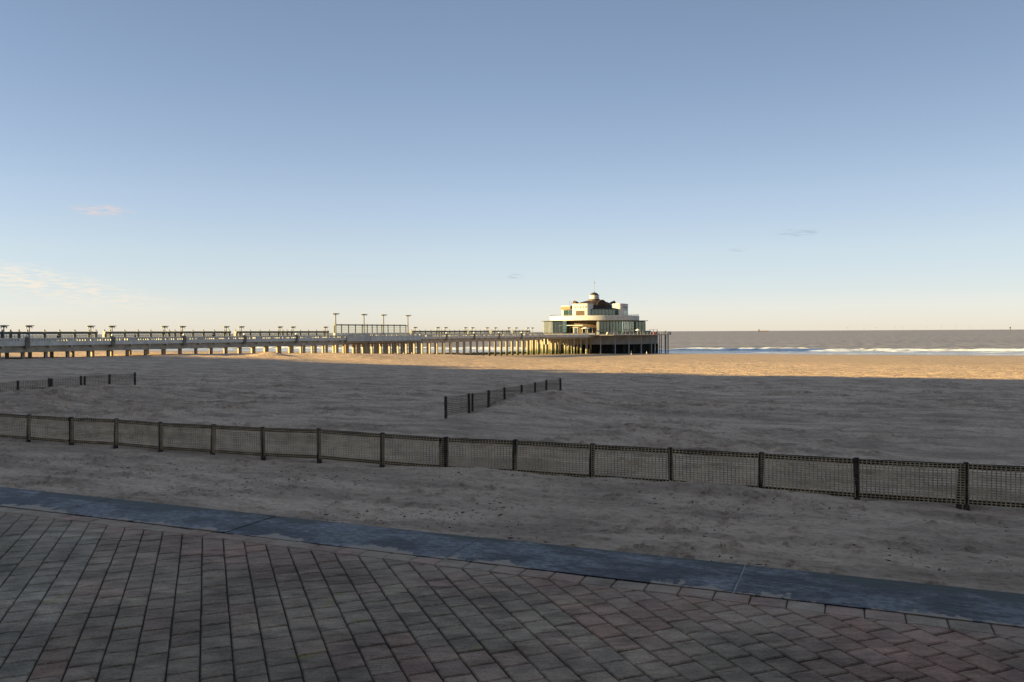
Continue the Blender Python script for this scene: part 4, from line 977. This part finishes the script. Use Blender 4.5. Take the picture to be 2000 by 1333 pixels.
# ------------------------------------------------------------------ groyne, litter, sea-marks, ship, turbines
M_ROCK = mat("dark_weedy_rock", (.03, .032, .018), .85, .5, 1.2, .6, 3)
g0, g1 = P(3.5, -14), P(6.3, -20)
gb = thing("breakwater", "low dark weedy stone breakwater behind the pier columns at the water's edge", "breakwater", (g0.x, g0.y, 0))
L_ = (g1-g0).length; d_ = (g1-g0).normalized(); n_ = Vector((d_.y, -d_.x, 0))
b = MB()
zs = []
for i in range(60):
    p = g0.lerp(g1, i/59); zs.append(bz(p.x, p.y))
for i in range(60):
    p = g0.lerp(g1, i/59)-g0; zt = max(zs[i]+.9, .8)+random.uniform(-.2, .25)
    for off, z in ((-3.2, zs[i]-.5), (-1.6, zt-.3+random.uniform(-.15, .15)), (0, zt), (1.6, zt-.3+random.uniform(-.15, .15)), (3.2, zs[i]-.5)):
        b.v.append(tuple(p+n_*off+Vector((0, 0, z))))
for i in range(59):
    for j in range(4): b.f.append((i*5+j, i*5+j+1, (i+1)*5+j+1, (i+1)*5+j))
b.build("rock_bank", M_ROCK, gb)
def rock(p, r, m, name):
    me = MB(); n1, n2 = 7, 5; vs = []; fs = []
    for j in range(n2+1):
        for i in range(n1):
            a = 2*math.pi*i/n1; h = math.pi*j/n2; q = r*random.uniform(.75, 1.2)
            vs.append((q*math.cos(a)*math.sin(h), q*math.sin(a)*math.sin(h), q*.6*math.cos(h)))
    for j in range(n2):
        for i in range(n1): fs.append((j*n1+i, (j+1)*n1+i, (j+1)*n1+(i+1) % n1, j*n1+(i+1) % n1))
    me.add(vs, fs); return me
for i in range(26):
    u = random.random(); p = g0.lerp(g1, u); off = random.uniform(-3.2, 3.2); q = p+n_*off
    zz = max(bz(p.x, p.y)+.9, .8)-abs(off)*.3
    rock(None, random.uniform(.5, 1.0), M_ROCK, "boulder").build("boulder", M_ROCK, gb, loc=(q.x-g0.x, q.y-g0.y, zz))
# bits of dried weed and drift scattered on the near sand: past counting
b = MB()
for i in range(6000):
    s_ = random.uniform(8, 20.8); a_ = random.uniform(-26, 9)
    if pnoise(np.array([s_*.3+9]), np.array([a_*.3]))[0] < random.uniform(-.1, .4): continue
    x, y = xy(s_, a_); z = bz(x, y); l_ = .01+.05*random.random()**2.5; w = l_*random.uniform(.15, .5); an_ = random.uniform(0, 3.14)
    M0 = Matrix.Translation((x, y, z+.002)) @ Matrix.Rotation(an_, 4, 'Z') @ Matrix.Rotation(random.uniform(-.3, .3), 4, 'X')
    b.prism([(-l_, -w*.4), (-l_*.2, -w), (l_*.8, -w*.3), (l_, w*.5), (0, w)], -.008, random.uniform(.004, .014), M0)
tag(b.build("beach_litter", mat("dry_weed", (.075, .058, .038), .9, .5, 9)), "scattered dark scraps of dried weed and driftwood on the near sand", None, None, "stuff")

bd = pix_dir(1973, 645); k = 2600/math.hypot(bd.x, bd.y)
bc = thing("sea_mark", "small dark navigation beacon on a pole out at sea near the right edge", "beacon", (bd.x*k, bd.y*k, 0))
M_BCN = mat("beacon_dark", (.06, .05, .045), .8)
b = MB(); b.tube((0, 0, -3), (0, 0, 13), .75, .6); b.build("pole", M_BCN, bc)
b = MB(); b.lathe([(1.9, 13), (1.9, 16), (.3, 18)], 10); b.build("topmark", M_BCN, bc)
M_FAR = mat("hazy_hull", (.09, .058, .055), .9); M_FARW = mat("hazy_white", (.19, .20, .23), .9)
bd = pix_dir(1491, 645); k = 9000/math.hypot(bd.x, bd.y)
sh = thing("cargo_ship", "faint reddish cargo ship on the horizon right of the pavilion", "ship", (bd.x*k, bd.y*k, 0), -math.atan2(bd.x, bd.y))
MB().prism([(-58, 0), (52, 0), (62, 9), (-60, 9)], -9, 9, Matrix.Rotation(math.pi/2, 4, 'X')).build("hull", M_FAR, sh)
MB().box(-52, -38, -8, 8, 9, 22).build("superstructure", M_FAR, sh)
MB().box(-47, -43, -2, 2, 22, 28).build("funnel", M_FAR, sh)
b = MB()
for x in (-15, 10, 35): b.box(x-1, x+1, -1, 1, 9, 19)
b.build("cranes", M_FAR, sh)
first = None
for i, px in enumerate((1655, 1687, 1712, 1748, 1762, 1786, 1810, 1838, 1866, 1894, 1921)):
    bd = pix_dir(px, 645); D_ = 24000 + 2500*((i*7) % 4); k = D_/math.hypot(bd.x, bd.y)
    loc = (bd.x*k, bd.y*k, 0)
    if first is None:
        first = thing("wind_turbine", "faint pale wind turbine far out on the horizon", "wind turbine", loc, -math.atan2(bd.x, bd.y), "wind turbines on the far horizon")
        MB().tube((0, 0, 0), (0, 0, 95), 3.0, 1.8, 8).build("tower", M_FARW, first)
        MB().box(-2.5, 2.5, -6, 5, 94, 99).build("nacelle", M_FARW, first)
        for q in range(3):
            a = R(20+120*q); MB().tube((0, -6.5, 97), (58*math.sin(a), -6.5, 97+58*math.cos(a)), 2.2, .6, 5).build("blade", M_FARW, first)
    else:
        o = dup(first, loc, -math.atan2(bd.x, bd.y))
        for c_ in [x for x in bpy.data.objects if x.parent == o and x.name.startswith("blade")]: c_.rotation_euler.y = 0

# ------------------------------------------------------------------ apartment row on the landward side (its shade lies over the beach)
M_APT = mat("pale_facade", (.52, .49, .44), .8, .08, .1); M_APG = mat("dark_window", (.05, .06, .07), .2)
hts = {-470: 47.5, -410: 47.5, -350: 46.0, -310: 42.0, -270: 38.6, -235: 37.6, -195: 37.8, -150: 37.6, -105: 36.5, -60: 37.5, -15: 35.5, 30: 36.5, 75: 36.0}
ks = sorted(hts)
for i, a0 in enumerate(ks):
    a1 = ks[i+1] if i+1 < len(ks) else a0+45
    H = CAMZ+hts[a0]+5.8-ZP; x, y = xy(-30, a0)
    root = thing("apartment_block", "tall pale apartment block standing behind the promenade", "apartment block", (x, y, ZP), -R(22.8), "apartment blocks behind the promenade")
    Lb = a1-a0
    MB().box(0.02, Lb-.02, -14, 0, 0, H).build("wall", M_APT, root)
    b = MB(); nf = int(H/3)
    for f_ in range(1, nf): b.box(.6, Lb-.6, .003, 1.2, f_*3-.1, f_*3+.9)
    b.build("balconies", M_APT, root)
    b = MB()
    for f_ in range(nf): b.box(1, Lb-1, .004, .03, f_*3+1.0, f_*3+2.6)
    b.build("glazing", M_APG, root)
